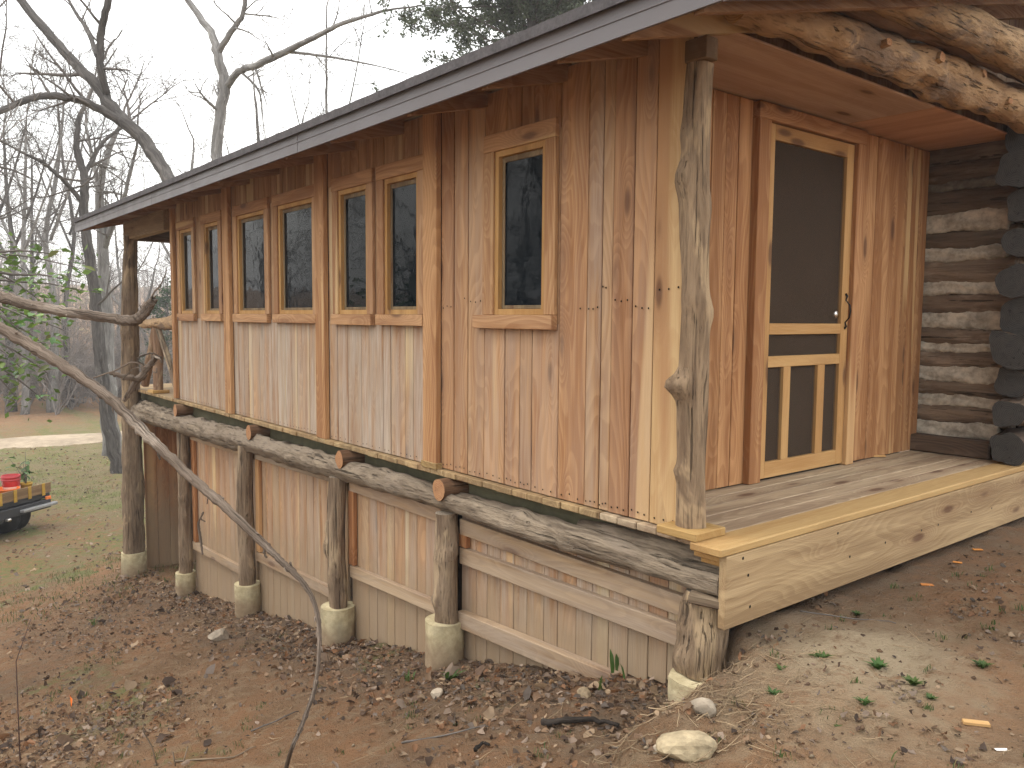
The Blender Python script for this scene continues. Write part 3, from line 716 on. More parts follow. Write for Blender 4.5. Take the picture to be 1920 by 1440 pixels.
# corner porch post on its plate
cp = log('corner_post', (.192, -.002, .039), (.168, .006, 1.994), .064, .055, M['post'], CA, M['greyend'],
         [(.315, 4.15, .054, .042), (.305, 4.6, .02, .05), (.76, 4.1, .030, .07), (.70, .9, .010, .07), (.47, .9, .02, .06), (.85, 4.0, .012, .06), (.12, 4.15, .02, .03), (.5, 5.3, .012, .05)], .085, .018, 5, 22, .03, (.98, .90, .80, 1))
box('base_plate', .085, .300, -.105, .10, .003, .039, wood('x', 'pine'), cp, .004, (.70, .70, .60, 1))
# --- skirt wall between the posts
SK = box('skirt_wall', -6.9, .22, .105, .12, -1.0, -.21, M['backing'], CA)
def skirt(x0, x1, gtop):
    s = seams(x0, x1, .10, .15)
    for a, b_ in zip(s, s[1:]):
        zb = float(ground_smooth((a+b_)/2, .06))-.03+rnd.uniform(-.006, .006)
        near = x1 > 0; c = tone(.90, .08, rnd.uniform(.55, .8) if near else rnd.uniform(.3, .6)); c = (1.003, min(1.04, c[1]*1.08), c[2]*.98, c[3])
        box('board', a+.0018, b_-.0018, .062+rnd.uniform(-.002, .002), .084, zb, -.235, wood('z', 'cedar'), SK, .0022, c, jit=.0008)
def rail(x0, x1, z0, z1, th=.085, col=None, y0=.022):
    L = math.hypot(x1-x0, z1-z0); a = math.atan2(z1-z0, x1-x0); cx, cz = (x0+x1)/2, (z0+z1)/2
    box('rail', cx-L/2, cx+L/2, y0, .0595, cz-th/2, cz+th/2, wood('x', 'deck'), SK, .003, (lambda c: (min(.98, c[0]*1.05), c[1], c[2]*.92, .6))(col or (.8, .75, .7, 1)), rot=(0, -a, 0))
for (x0, x1) in ((-6.70, -4.93), (-4.87, -3.1), (-3.04, -1.68), (-1.61, .235)): skirt(x0, x1, 0)
rail(-1.58, .22, -.335, -.345, .095, (.9, .85, .8, .8)); rail(-1.58, .22, -.515, -.485, .10, (.8, .75, .7, .3)); rail(-1.58, -.26, -.91, -.845, .10, (.8, .75, .7, .3), .002)
rail(-3.0, -1.70, -.315, -.31, .09, (.9, .8, .72, .9)); rail(-3.0, -1.72, -.97, -.915, .085, (.8, .75, .7, .35))
rail(-4.83, -3.14, -.335, -.30, .085, (.7, .7, .72, .1)); rail(-4.83, -3.14, -1.29, -1.22, .085, (.8, .75, .7, .35))
rail(-6.68, -4.97, -.38, -.355, .085, (.95, .85, .75, .9)); rail(-6.68, -4.97, -1.60, -1.52, .085, (.8, .75, .7, .35))
for (x, z0, z1) in ((-1.555, -.46, -.38), (-2.985, -.92, -.36), (-4.80, -1.24, -.38), (-6.62, -1.55, -.42)):
    box('stile', x-.035, x+.04, .024, .0595, z0, z1, wood('z', 'cedar'), SK, .003, (.86, .68, .55, 1))
# recessed boards under the far porch
for k in range(18):
    a = .06+k*.15
    box('under_porch_board', -8.70, -8.675, a+.002, a+.148, -2.42, -.22, wood('z', 'cedar'), CA, .003, (1.003, .80, .66, .95))
# --- far porch railing
RL = log('rail_log', (-8.35, .0, .82), (-6.98, .06, .86), .045, .085, M['peeled'], CA, M['paleend'], [(q/7, 1.5+q, .02, .04) for q in range(7)], .2, .02, 15, 14, .04)
log('railing_post', (-7.86, .03, .036), (-7.84, .03, .80), .058, .053, M['cedarlog'], RL, M['end'], [], .05, .01, 16, 14, .06)
box('base_plate', -7.97, -7.75, -.06, .13, .001, .036, wood('x', 'pine'), RL, .003, (.8, .75, .6, 1))
log('brace', (-7.79, .02, .80), (-7.06, .02, .05), .034, .03, M['post'], RL, M['end'], [], .1, .015, 17, 10, .06, (1, 1, 1, 1))
log('brace', (-7.90, .03, .76), (-8.42, .03, .06), .05, .05, M['cedarlog'], RL, M['end'], [], .1, .015, 18, 10, .06)
log('railing_post', (-8.0, 1.5, .036), (-8.0, 1.5, .9), .06, .06, M['cedarlog'], RL, M['end'], [], .05, .01, 19, 14, .06, (.6, .5, .45, 1))
box('base_plate', -8.14, -7.86, 1.36, 1.62, .001, .036, wood('x', 'pine'), RL, .003, (.75, .7, .55, 1))
log('rail_log', (-8.65, .1, .82), (-8.6, 2.5, .86), .05, .05, M['peeled'], CA, M['paleend'], [], .2, .02, 25, 12, .06, (.8, .8, .8, 1))
# --- logs over the porch
PB = log('porch_beam_log', (.30, .06, 2.225), (.335, 3.35, 2.26), .082, .125, M['peeled'], CA, M['paleend'], [(.35, .2, .02, .08), (.5, .6, .02, .06), (.62, -.3, .03, .06), (.78, .3, .02, .08), (.9, -.2, .03, .06), (.2, .4, .02, .06)], .17, .02, 8, 20, .04, (.92, .88, .84, 1))
for (px, py, l_, r_) in ((1762, 108, .07, .026), (1842, 138, .07, .022), (1662, 80, .05, .018), (1890, 190, .05, .018)):
    p_ = PA(px, py, 0, .436); q_ = Vector((-.15, rnd.uniform(-.02, .06), rnd.uniform(-.08, .0)))
    log('branch_stub', V(p_)+q_, V(p_)+Vector((.015, 0, 0)), r_*1.15, r_, M['peeled'], PB, M['end'], [], .12, 0., int(px), 18, .02, (.95, .9, .82, 1))
a_ = PA(1700, -2, 0, .50); b2_ = PA(1920, 112, 0, .50)
d_ = (b2_-a_)/np.linalg.norm(b2_-a_)
log('purlin_log', V(a_-d_*.7+np.array([0, 0, -.03])), V(b2_+d_*1.3), .085, .115, M['peeled'], CA, M['paleend'], [], .10, .03, 81, 16, .05, (.8, .78, .74, 1))
log('purlin_log', (.40, .62, 2.36), (.42, 3.4, 2.44), .055, .075, M['cedarlog'], CA, M['end'], [], .12, .02, 82, 14, .05, (.55, .5, .48, 1))
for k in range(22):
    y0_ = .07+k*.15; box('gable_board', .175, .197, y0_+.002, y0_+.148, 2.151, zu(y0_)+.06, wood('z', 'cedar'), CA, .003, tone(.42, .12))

# ================================================================== old log cabin
LC = empty('log_cabin', 'old dark log cabin wall with white chinking beside the porch', 'building', (-.3, 3.22, 0))
chz = [(.125, .205), (.345, .40), (.52, .60), (.73, .77), (.89, .98), (1.13, 1.19), (1.37, 1.43), (1.57, 1.67), (1.86, 1.90)]
lz = [(.0, .125)]+[(a[1], b_[0]) for a, b_ in zip(chz, chz[1:])]+[(1.90, 2.03), (2.03, 2.2)]
def hewn(name, x0, x1, yf, z0, z1, mat, parent, amp, seed, dep=.16, bulge=.35):
    n = 44; q = random.Random(seed); ph = [q.uniform(0, 6.28) for _ in range(8)]; vs = []; m = 7
    def wv(x, k): return amp*(math.sin(x*9+ph[k])+.6*math.sin(x*23+ph[k+1])+.35*math.sin(x*61+ph[k+2])+q.uniform(-.45, .45))
    for i in range(n+1):
        x = x0+(x1-x0)*i/n
        for j in range(m):
            t = j/(m-1); z = z0+(z1-z0)*t+(wv(x, 0)*(1-t)+wv(x, 3)*t)
            y = yf+dep*bulge*abs(2*t-1)**3.0+.006*math.sin(x*14+t*9+ph[6])+.004*math.sin(x*47+t*17+ph[7])
            vs.append((x, y, z))
        vs.append((x, yf+dep, z1)); vs.append((x, yf+dep, z0))
    M_ = m+2; fs = []
    for i in range(n):
        for j in range(M_):
            a = i*M_+j; b_ = i*M_+(j+1) % M_; fs.append((a, a+M_, b_+M_, b_))
    fs += [tuple(range(M_)), tuple(range(n*M_+M_-1, n*M_-1, -1))]
    cx, cz = (x0+x1)/2, (z0+z1)/2
    o = mesh(name, [(v_[0]-cx, v_[1]-yf, v_[2]-cz) for v_ in vs], fs, mat, None, True); o.location = (cx, yf, cz); return wpar(o, parent)
def hbark(name, *a):
    g = NT(name); c0, c1, c2 = a; v = g.rvec()
    n1 = g.noise(g.scl(v, (1.5, 14, 16)), 1., 6., .65, .5); n2 = g.noise(g.scl(v, (6, 60, 90)), 1., 4., .6); n3 = g.noise(g.scl(v, (3, 6, 8)), 1., 4.)
    col = g.mix(g.mr(n1, .3, .7), c0, c1); col = g.mix(g.mr(n3, .55, .7), col, c2)
    cr = g.mr(g.noise(g.scl(v, (.8, 20, 26)), 1., 3., .6, .7), .6, .66); col = g.mix(g.math('MULTIPLY', cr, .8), col, (.02, .014, .01))
    return g.bsdf(g.mix(.9, col, g.n('ObjectInfo').outputs['Color'], 'MULTIPLY'), .9, .2, g.bump(g.math('ADD', n1, n2), .9, .015))
M['hewn'] = hbark('hewn_log', (.125, .088, .062), (.265, .19, .13), (.32, .24, .175))
YL = 3.22
box('sill_timber', -.42, .20, YL-.10, YL+.1, .002, .118, wood('x', 'oldgrey'), LC, .01, (.62, .55, .5, 1))
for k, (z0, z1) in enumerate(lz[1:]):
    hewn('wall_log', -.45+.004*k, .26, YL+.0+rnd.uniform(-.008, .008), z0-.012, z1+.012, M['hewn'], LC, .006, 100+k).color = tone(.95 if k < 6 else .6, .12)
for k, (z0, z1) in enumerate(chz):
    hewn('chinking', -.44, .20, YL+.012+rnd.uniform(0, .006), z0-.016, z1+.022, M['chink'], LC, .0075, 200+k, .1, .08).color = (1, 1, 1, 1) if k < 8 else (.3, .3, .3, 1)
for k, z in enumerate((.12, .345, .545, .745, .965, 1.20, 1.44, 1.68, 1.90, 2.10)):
    log('end_log', (.345+.012*math.sin(k*2.1), YL-.22+.045*math.sin(k*3.7), z), (.36, 6.5, z), .103+.017*math.sin(k*5), .11, M['oldlog'], LC, M['oldend'], [(0., 1.+k, .015, .06)], .13, .0, 300+k, 22, .12, (.62+.12*math.sin(k*3), .6+.12*math.sin(k*3), .6+.1*math.sin(k*3), 1), .15+.3*(k % 2))
box('back_wall', -.46, .27, YL+.18, YL+.3, -.4, 3.0, M['backing'], LC)
HAZE = .0019
# ================================================================== litter, stones, sticks on the ground
nrng = np.random.default_rng(5)
def scatter_leaves(name, pts, sizes, cols, label, cat, kind='stuff', lift=.004, tilt=.5, curl=.35):
    n = len(pts); s = sizes; K = 8; a = nrng.uniform(0, 6.283, n); asp = nrng.uniform(.45, .85, n)
    th = np.arange(K)*6.2832/K; rr = nrng.uniform(.45, 1.15, (n, K))
    P_ = np.zeros((n, K+1, 3)); P_[:, :K, 0] = rr*np.cos(th)*s[:, None]; P_[:, :K, 1] = rr*np.sin(th)*(s*asp)[:, None]
    cu = curl*nrng.uniform(-.5, 1.6, n)*s; P_[:, :K, 2] = cu[:, None]*np.sin(th)**2+nrng.normal(0, .16, (n, K))*s[:, None]
    tx = nrng.normal(0, tilt, n); ca, sa = np.cos(tx)[:, None], np.sin(tx)[:, None]
    y, z = P_[..., 1]*ca-P_[..., 2]*sa, P_[..., 1]*sa+P_[..., 2]*ca
    ty = nrng.normal(0, tilt*.6, n); cb, sb = np.cos(ty)[:, None], np.sin(ty)[:, None]
    x, z = P_[..., 0]*cb-z*sb, P_[..., 0]*sb+z*cb
    c_, s_ = np.cos(a)[:, None], np.sin(a)[:, None]
    X = x*c_-y*s_; Y = x*s_+y*c_; z = z-z.min(1, keepdims=True)*.8
    v_ = np.stack([X+pts[:, 0:1], Y+pts[:, 1:2], z+pts[:, 2:3]+lift], -1).reshape(-1, 3)
    f0 = np.array([(K, k, (k+1) % K) for k in range(K)]); f_ = (f0[None]+np.arange(n)[:, None, None]*(K+1)).reshape(-1, 3)
    t_ = np.repeat(np.concatenate([cols, np.ones((n, 1))], 1)[:, None], K+1, 1).reshape(-1, 4)
    o = big_mesh(name, v_, f_, M['tintleaf'], tint=('tint', t_)); meta(o, label, cat, kind=kind); return o
def sample(n, x0, x1, y0, y1, dens):
    out = []
    while sum(len(q) for q in out) < n:
        x = nrng.uniform(x0, x1, n*3); y = nrng.uniform(y0, y1, n*3); k = dens(x, y) > nrng.uniform(0, 1, n*3)
        out.append(np.stack([x[k], y[k]], -1))
    p = np.concatenate(out)[:n]; return np.concatenate([p, ground(p[:, 0], p[:, 1])[:, None]], 1)
pal = np.array([(.19, .12, .075), (.26, .17, .105), (.12, .075, .05), (.075, .05, .037), (.34, .245, .16), (.22, .115, .06), (.15, .12, .10), (.29, .22, .17)])
def lcol(n): return pal[nrng.integers(0, len(pal), n)]*nrng.uniform(.65, 1.25, (n, 1))
def litter_d(x, y):
    d = .05+.95*sst(-1.0, -.05, y)**1.4*sst(1.0, .1, x)*(.35+.9*fbm(x*2.2, y*2.2, 77, 3))+.35*sst(.54, .68, fbm(x*.9, y*.9, 41, 3))
    d = d*(1-.85*sst(.35, .7, x)*sst(-1.3, -.6, y)); corner = sst(1.2, .3, np.hypot(x-_cl[0], y-_cl[1])); return np.clip(d+corner, 0, 1)
_cl = PG(90, 1400)
NL = 12000; pts = sample(NL, -8.5, 2.2, -3.2, .05, litter_d)
scatter_leaves('leaf_litter', pts, (.006+.022*nrng.uniform(0, 1, NL)**2)*(1+1.3*(nrng.uniform(0, 1, NL) > .96)), lcol(NL)*1.15, 'brown fallen leaf litter along the foot of the skirt wall', 'leaves', tilt=.6)
pts = sample(900, -6.5, .9, -1.3, .02, lambda x, y: sst(-1.1, -.1, y)*sst(.35, .6, fbm(x*2.2, y*2.2, 77, 3))+sst(.9, .2, np.hypot(x-_cl[0], y-_cl[1])))
scatter_leaves('matted_leaves', pts, nrng.uniform(.014, .032, 900), lcol(900)*1.05, 'larger matted dark leaves drifted against the footings and skirt', 'leaves', tilt=.3, curl=.5)
pts = sample(5000, -28, -7, -9, 3, lambda x, y: .3+.5*fbm(x*.5, y*.5, 61, 3))
scatter_leaves('lawn_leaves', pts, nrng.uniform(.02, .05, 5000), lcol(5000)*1.35, 'dry leaves scattered over the far lawn', 'leaves')
bp_ = [PG(a_, b_) for (a_, b_) in ((1870, 1100), (1850, 1110), (1800, 1145), (1830, 1150), (1640, 1360), (1690, 1300), (1540, 1130), (1450, 1200), (1430, 1380), (1480, 1400), (1400, 1330), (1890, 1200), (1760, 1400))]
pts = np.array([(c_[0]+rnd.gauss(0, .06), c_[1]+rnd.gauss(0, .06), 0) for c_ in bp_ for k in range(26)]+[(rnd.uniform(.5, 2.2), rnd.uniform(-1.9, 2.5), 0) for k in range(500)]); pts[:, 2] = ground(pts[:, 0], pts[:, 1])
scatter_leaves('bank_litter', pts, nrng.uniform(.005, .02, len(pts)), lcol(len(pts)), 'crumpled dark leaves in small clumps on the bank', 'leaves')
# wood chips and crumbs of earth
def crumbs(name, n, dens, smin, smax, label, mat, box_=(-7, 2.6, -3.2, 3.)):
    p = sample(n, *box_, dens); vs = []; fs = []
    base = np.array([(1, 0, 0), (-.5, .85, 0), (-.5, -.85, 0), (0, 0, 1.)]); base2 = np.array([(1, 0, 0), (0, 1, 0), (-1, 0, 0), (0, -1, 0), (.2, .1, .8), (0, 0, -.6)])
    f2 = np.array([(0, 1, 4), (1, 2, 4), (2, 3, 4), (3, 0, 4), (1, 0, 5), (2, 1, 5), (3, 2, 5), (0, 3, 5)])
    s = smin+(smax-smin)*nrng.uniform(0, 1, n)**3
    B = base2[None]*s[:, None, None]*nrng.uniform(.5, 1.2, (n, 6, 3)); a = nrng.uniform(0, 6.28, n); c_, s_ = np.cos(a)[:, None], np.sin(a)[:, None]
    X = B[..., 0]*c_-B[..., 1]*s_; Y = B[..., 0]*s_+B[..., 1]*c_
    v_ = np.stack([X+p[:, 0:1], Y+p[:, 1:2], B[..., 2]+p[:, 2:3]], -1).reshape(-1, 3); f_ = (f2[None]+np.arange(n)[:, None, None]*6).reshape(-1, 3)
    cols = np.repeat(np.concatenate([np.array([(.20, .125, .075), (.27, .18, .11), (.13, .08, .05), (.33, .26, .18)])[nrng.integers(0, 4, n)]*nrng.uniform(.7, 1.2, (n, 1)), np.ones((n, 1))], 1)[:, None], 6, 1).reshape(-1, 4)
    return meta(big_mesh(name, v_, f_, mat, tint=('tint', cols)), label, 'soil', kind='stuff')
crumbs('earth_crumbs', 7000, lambda x, y: np.clip(.25+.6*sst(.2, .6, x), 0, 1)*(x*0+1)*np.where((y > -.02) & (x < .45), 0, 1), .002, .015, 'loose crumbs of reddish earth over the bare ground', M['tintleaf'])
# twigs and straw
acc = Acc(); q = random.Random(3)
for k in range(900):
    if k < 620: x, y = q.uniform(-6, 1.6), q.uniform(-3.0, -.05)
    else: x, y = q.gauss(.62, .22), q.gauss(-.45, .35)
    if x < .45 and y > -.02: continue
    L = q.uniform(.03, .16); a = q.uniform(0, 3.14); r = q.uniform(.0008, .0022); p = []
    for i in range(4):
        xx, yy = x+L*(i/3-.5)*math.cos(a)+q.uniform(-.006, .006), y+L*(i/3-.5)*math.sin(a)+q.uniform(-.006, .006); p.append(np.array([xx, yy, 0.]))
    pa = np.array(p); zz = ground(pa[:, 0], pa[:, 1]); lift = q.uniform(.002, .012); up_ = q.uniform(0, .03) if q.random() < .3 else 0
    for i in range(4): p[i][2] = max(zz[i], zz.mean())+lift+up_*i/3
    acc.tube(p, [r, r, r*.8, r*.5], 3)
tw = acc.build('dry_straw', simple('dry_straw', (.30, .22, .135), .9, .1, .4)); meta(tw, 'fine dry straw and twigs scattered over the bare earth', 'straw', kind='stuff')
# grass: short tufts on the lawn and near ground
def grass(name, spots, label, hmin, hmax, col, nb=(8, 16)):
    vs = []; fs = []; cs = []; q = random.Random(9)
    zs = ground(np.array([a[0] for a in spots]), np.array([a[1] for a in spots]))
    for (x, y, s), z in zip(spots, zs):
        for b in range(q.randint(*nb)):
            a = q.uniform(0, 6.28); d = q.uniform(0, s); bx, by = x+d*math.cos(a), y+d*math.sin(a); h = q.uniform(hmin, hmax); w_ = h*.045+.001; a2 = q.uniform(0, 6.28); ln = q.uniform(.2, .9)*h
            i0 = len(vs); dx, dy = math.cos(a2)*w_, math.sin(a2)*w_; lx, ly = math.cos(a2+1.57)*ln, math.sin(a2+1.57)*ln
            vs += [(bx-dx, by-dy, z-.004), (bx+dx, by+dy, z-.004), (bx+lx*.4+dx*.8, by+ly*.4+dy*.8, z+h*.6), (bx+lx*.4-dx*.8, by+ly*.4-dy*.8, z+h*.6), (bx+lx, by+ly, z+h*.92), (bx+lx, by+ly, z+h*.93)]
            fs += [(i0, i0+1, i0+2, i0+3), (i0+3, i0+2, i0+4, i0+5)]
            k = q.uniform(.6, 1.3); c = col if q.random() < .75 else (.23, .19, .09); cs += [(c[0]*k, c[1]*k, c[2]*k, 1)]*6
    return meta(big_mesh(name, np.array(vs), np.array(fs), M['tintleaf'], tint=('tint', cs)), label, 'grass', kind='stuff')
q = random.Random(21); sp = []
X_ = np.array([(-7.5-abs(q.gauss(0, 9)), q.uniform(-5, 3)) for k in range(2600)]); X_[:, 1] += (X_[:, 0]+8)*.05
X_ = X_[fbm(X_[:, 0]*.35, X_[:, 1]*.35, 21, 3) > .46]; sp = [(a[0], a[1], .25) for a in X_]
grass('lawn_grass', sp, 'thin short green grass growing in patches on the lawn', .02, .06, (.085, .135, .035))
sp = []
X_ = np.array([(q.uniform(-7.5, 1.2), q.uniform(-3.0, -.12)) for k in range(420)]); X_ = X_[fbm(X_[:, 0]*1.3+4, X_[:, 1]*1.3, 31, 3) > .56]; sp = [(a[0], a[1], .05) for a in X_]
sp += [(q.uniform(.5, 2.1), q.uniform(-1.9, 2.0), .03) for k in range(70)]
grass('ground_weeds', sp, 'sparse low green weeds and moss on the bare earth', .008, .03, (.085, .13, .04), (10, 22))
# weed tufts one can point at
def tuft(px, py, label, h, n, wide=.1, spread=.5, seed=1, group=None):
    p = PG(px, py); q = random.Random(seed); T = empty('weed', label, 'weed', (p[0], p[1], p[2]-.005), 0, group)
    vs = []; fs = []
    for b in range(n):
        a = q.uniform(0, 6.28); H = h*q.uniform(.6, 1.); W = H*wide; ln = spread*H*q.uniform(.4, 1.3); ax_, ay_ = math.cos(a), math.sin(a); rx, ry = -ay_, ax_
        bx, by = q.uniform(-.012, .012)*(h/.05), q.uniform(-.012, .012)*(h/.05); i0 = len(vs)
        for i, (t, ww) in enumerate(((0, .5), (.3, 1.), (.65, .85), (1., .06))):
            o_ = ln*t**1.6; zz = H*(t-.25*t**3)
            vs += [(bx+ax_*o_-rx*W*ww, by+ay_*o_-ry*W*ww, zz), (bx+ax_*o_, by+ay_*o_, zz-W*.3*ww), (bx+ax_*o_+rx*W*ww, by+ay_*o_+ry*W*ww, zz)]
        for i in range(3):
            for k in (0, 1): a0 = i0+i*3+k; fs.append((a0, a0+1, a0+4, a0+3))
    me = bpy.data.meshes.new('leaves'); me.from_pydata(vs, [], fs); me.materials.append(M['blade'])
    o = bpy.data.objects.new('leaves', me); COL.objects.link(o); o.parent = T; o.color = (q.uniform(.8, 1.1), q.uniform(.9, 1.1), .9, 1)
    return T
tuft(1172, 1268, 'tall upright green blade plant against the skirt wall near the corner', .20, 4, .07, .18, 1)
tuft(1126, 1300, 'short green blade plant left of the tall one by the skirt wall', .12, 5, .06, .4, 2)
tuft(845, 1275, 'broad-leaved green weed in front of the nearest footing', .10, 9, .12, .9, 3)
tuft(767, 1275, 'small upright green weed left of the nearest footing', .08, 6, .10, .5, 4)
tuft(852, 1362, 'tiny green sprout on the earth below the grey stone', .05, 7, .14, .6, 5)
tuft(180, 1172, 'lone narrow grass tuft in the bare yard left of the posts', .13, 14, .04, .5, 6)
for k, (px, py, nm) in enumerate(((1463, 1254, 'nearest the corner stump, left of the pale silt patch'), (1452, 1302, 'at the top edge of the eroded bank'), (1645, 1252, 'in the middle of the pale silt patch'),
        (1745, 1310, 'just above the brown leaf on the pale silt'), (1840, 1250, 'at the right edge of the pale silt patch'), (1572, 1365, 'darkest and lowest, below the pale silt patch'), (1620, 1318, 'at the lower rim of the pale silt'),
        (1540, 1235, 'left of the pale silt patch under the rim board'), (1607, 1152, 'between the rim board and the pale silt'), (1712, 1283, 'small one right of the middle of the silt patch'))):
    tuft(px, py, 'low green rosette weed '+nm, .020+.005*(k*7 % 5), 26+(k*11 % 5)*9, .17, 1.2, 20+k, 'rosette weeds on the bank')
tuft(1676, 1436, 'single green blade at the bottom edge of the picture', .09, 2, .08, .3, 31)
# stones
def stone(px, py, wpx, label, mat, seed, flat=.6, name='stone', aspect=.8, sink=.25, rz=None):
    p = PG(px, py); d = float(np.dot(p-CAM, FW)); r = wpx*d/FPX/2; q = random.Random(seed)
    bm = bmesh.new(); bmesh.ops.create_icosphere(bm, subdivisions=3, radius=1.)
    pl = [(Vector((q.gauss(0, 1), q.gauss(0, 1), q.gauss(0, .8))).normalized(), q.uniform(.62, .9)) for _ in range(11)]
    for v_ in bm.verts:
        c = v_.co.copy()
        for (nn, dd) in pl:
            e = c.dot(nn)-dd
            if e > 0: c -= nn*e*.9
        c *= 1+.03*math.sin(c.x*9+seed)+.02*math.sin(c.y*17+c.z*13)
        v_.co = Vector((c.x*r*1.12, c.y*r*aspect, c.z*r*flat))
    me = bpy.data.meshes.new(name); bm.to_mesh(me); bm.free(); me.materials.append(mat)
    o = bpy.data.objects.new(name, me); COL.objects.link(o); o.location = (p[0], p[1], p[2]+r*flat*(.8-sink)); o.rotation_euler = (q.uniform(-.15, .15), q.uniform(-.15, .15), q.uniform(0, 3) if rz is None else rz)
    return meta(o, label, 'stone')
stone(1290, 1412, 108, 'large pale yellow flat stone at the bottom below the corner stump', M['stone'], 3, .5, rz=.9)
stone(1318, 1338, 48, 'rounded grey-brown stone just below the corner footing', M['greystone'], 4, .85)
stone(820, 1305, 28, 'small pale grey stone in front of the nearest footing', M['greystone'], 5, .7).color = (1.3, 1.3, 1.3, 1)
stone(412, 1200, 40, 'mossy brown stone in the leaf litter before the middle footings', M['greystone'], 6, .7)
stone(1095, 1305, 34, 'half-buried tan stone left of the short blade plant', M['stone'], 7, .6).color = (.75, .7, .7, 1)
stone(1033, 1283, 16, 'tiny orange-brown pebble below the lowest skirt rail', M['stone'], 8, .8).color = (.8, .55, .4, 1)
stone(595, 1158, 46, 'clod of mossy earth at the foot of the skirt wall between two footings', M['greystone'], 12, .6, 'earth_clod').color = (.75, .68, .45, 1)
stone(1232, 1410, 22, 'small grey stone touching the large pale stone', M['greystone'], 13, .8)
def scrap(px, py, lpx, wpx, rz, label, mat, name, color=(1, 1, 1, 1), th=.012, z=None):
    p = PG(px, py) if z is None else PA(px, py, 2, z); d = float(np.dot(p-CAM, FW)); L, W = lpx*d/FPX, wpx*d/FPX
    o = box(name, p[0]-L/2, p[0]+L/2, p[1]-W/2, p[1]+W/2, p[2]+.002, p[2]+.002+th, mat, None, .002, color, rot=(0, 0, rz)); return meta(o, label, 'scrap')
scrap(1830, 1360, 46, 14, .65, 'short yellow wood offcut lying on the earth at lower right', wood('x', 'pine'), 'wood_offcut')
scrap(1878, 1407, 24, 8, .9, 'small white paper scrap at the lower right corner', M['white'], 'paper_scrap', th=.002)
scrap(405, 1120, 34, 16, 2.0, 'pale broken wood slab lying by the second footing', wood('x', 'deck'), 'wood_slab', (1, 1, .95, 1))
scrap(1645, 857, 30, 8, 1.0, 'small wood shim lying on the deck beside the door trim', wood('x', 'pine'), 'wood_shim', (.9, .8, .7, 1), z=0.0)
scrap(1738, 1098, 22, 10, .7, 'orange wood chip on the bank below the rim board', wood('x', 'pine'), 'wood_chip', (1, .6, .35, 1), .006)
scrap(1795, 1056, 16, 7, .4, 'small orange wood chip farther up beside the rim board', wood('x', 'pine'), 'wood_chip', (1, .6, .3, 1), .006)
scrap(1833, 1032, 18, 8, .9, 'orange wood chip farthest up the bank by the rim board', wood('x', 'pine'), 'wood_chip', (1, .62, .3, 1), .006)
# orange marker flag
p = PG(133, 1325)
FLG = empty('marker_flag', 'small orange plastic marker flag stuck in the ground at lower left', 'flag', (p[0], p[1], p[2]-.02))
sweep('flag_wire', [p+np.array([0, 0, -.03]), p+np.array([0, 0, .035]), p+np.array([.004, 0, .085])], .0015, M['iron'], FLG, 5)
vs = []; fs = []
for i in range(6):
    for j in range(4):
        u, v_ = i/5, j/3; vs.append((p[0]+.004+u*.028+.004*math.sin(v_*5), p[1]+.006*math.sin(u*5+v_*3), p[2]+.010+v_*(.075-.02*u)))
for i in range(5):
    for j in range(3): a = i*4+j; fs.append((a, a+4, a+5, a+1))
mesh('flag_cloth', vs, fs, M['orange'], FLG, True)
# sticks on the ground
def stick(pxs, rpx, label, mat, name='stick', lift=.008, seed=1, r_end=.5):
    q = random.Random(seed); P_ = [PG(*a) for a in pxs]; d = float(np.dot(P_[0]-CAM, FW)); r = rpx*d/FPX/2
    pts = []
    for a, b in zip(P_, P_[1:]):
        for k in range(6): t = k/6; pts.append(a*(1-t)+b*t+np.array([q.uniform(-1, 1), q.uniform(-1, 1), 0])*r*.5+np.array([0, 0, r+lift]))
    pts.append(P_[-1]+np.array([0, 0, r])); n = len(pts)
    acc = Acc(); acc.tube(pts, [r*(1-(1-r_end)*i/(n-1))*q.uniform(.85, 1.12) for i in range(n)], 8, True); o = acc.build(name, mat); return meta(o, label, 'stick')
stick([(1018, 1366), (1090, 1358), (1160, 1368)], 15, 'thick wet black stick lying on the earth left of the pale stone', M['darkstick'])
stick([(752, 1398), (830, 1385), (915, 1364)], 4.5, 'long thin tan stick lying in the foreground', M['twig'], seed=2)
stick([(1150, 1408), (1225, 1406)], 5, 'pale straight stick lying left of the large stone', M['twig'], seed=3).color = (1.4, 1.3, 1.2, 1)
stick([(330, 1432), (440, 1424), (480, 1402)], 4, 'dry pale stalk lying at the bottom edge left of the hanging limb', M['twig'], seed=4).color = (1.4, 1.2, .9, 1)
stick([(470, 1375), (520, 1355), (560, 1335)], 3.5, 'thin stick beside the foot of the hanging limb', M['twig'], seed=5)
stick([(890, 1415), (905, 1400), (918, 1403)], 9, 'stubby dark twig in the middle foreground', M['darkstick'], seed=6)
stick([(1500, 1150), (1600, 1165), (1680, 1170)], 3, 'long dry stem lying across the bank under the rim board', M['twig'], seed=7)
# upright dry stalks at lower left
for k, (pl, lb) in enumerate((([(296, 1440), (285, 1400), (269, 1372), (268, 1350)], 'tallest dry pale stalk standing at the bottom left of centre'), ([(330, 1440), (324, 1410)], 'short dry stalk right of the tallest one'), ([(340, 1440), (352, 1400)], 'short dry stalk leaning right'),
                              ([(38, 1440), (34, 1340), (30, 1240), (58, 1160)], 'thin reddish sapling stem at the left edge'))):
    p0 = PG(pl[0][0], 1436); d = float(np.dot(p0-CAM, FW)); pts = [PD(a[0], a[1], d) for a in pl]; pts[0] = p0+np.array([0, 0, -.02])
    o = sweep('dry_stalk', pts, [.004, .0035, .003, .0015][:len(pts)], M['twig'], None, 5); meta(o, lb, 'stalk'); o.color = (1.4, 1.2, .9, 1) if k < 3 else (.7, .45, .4, 1)

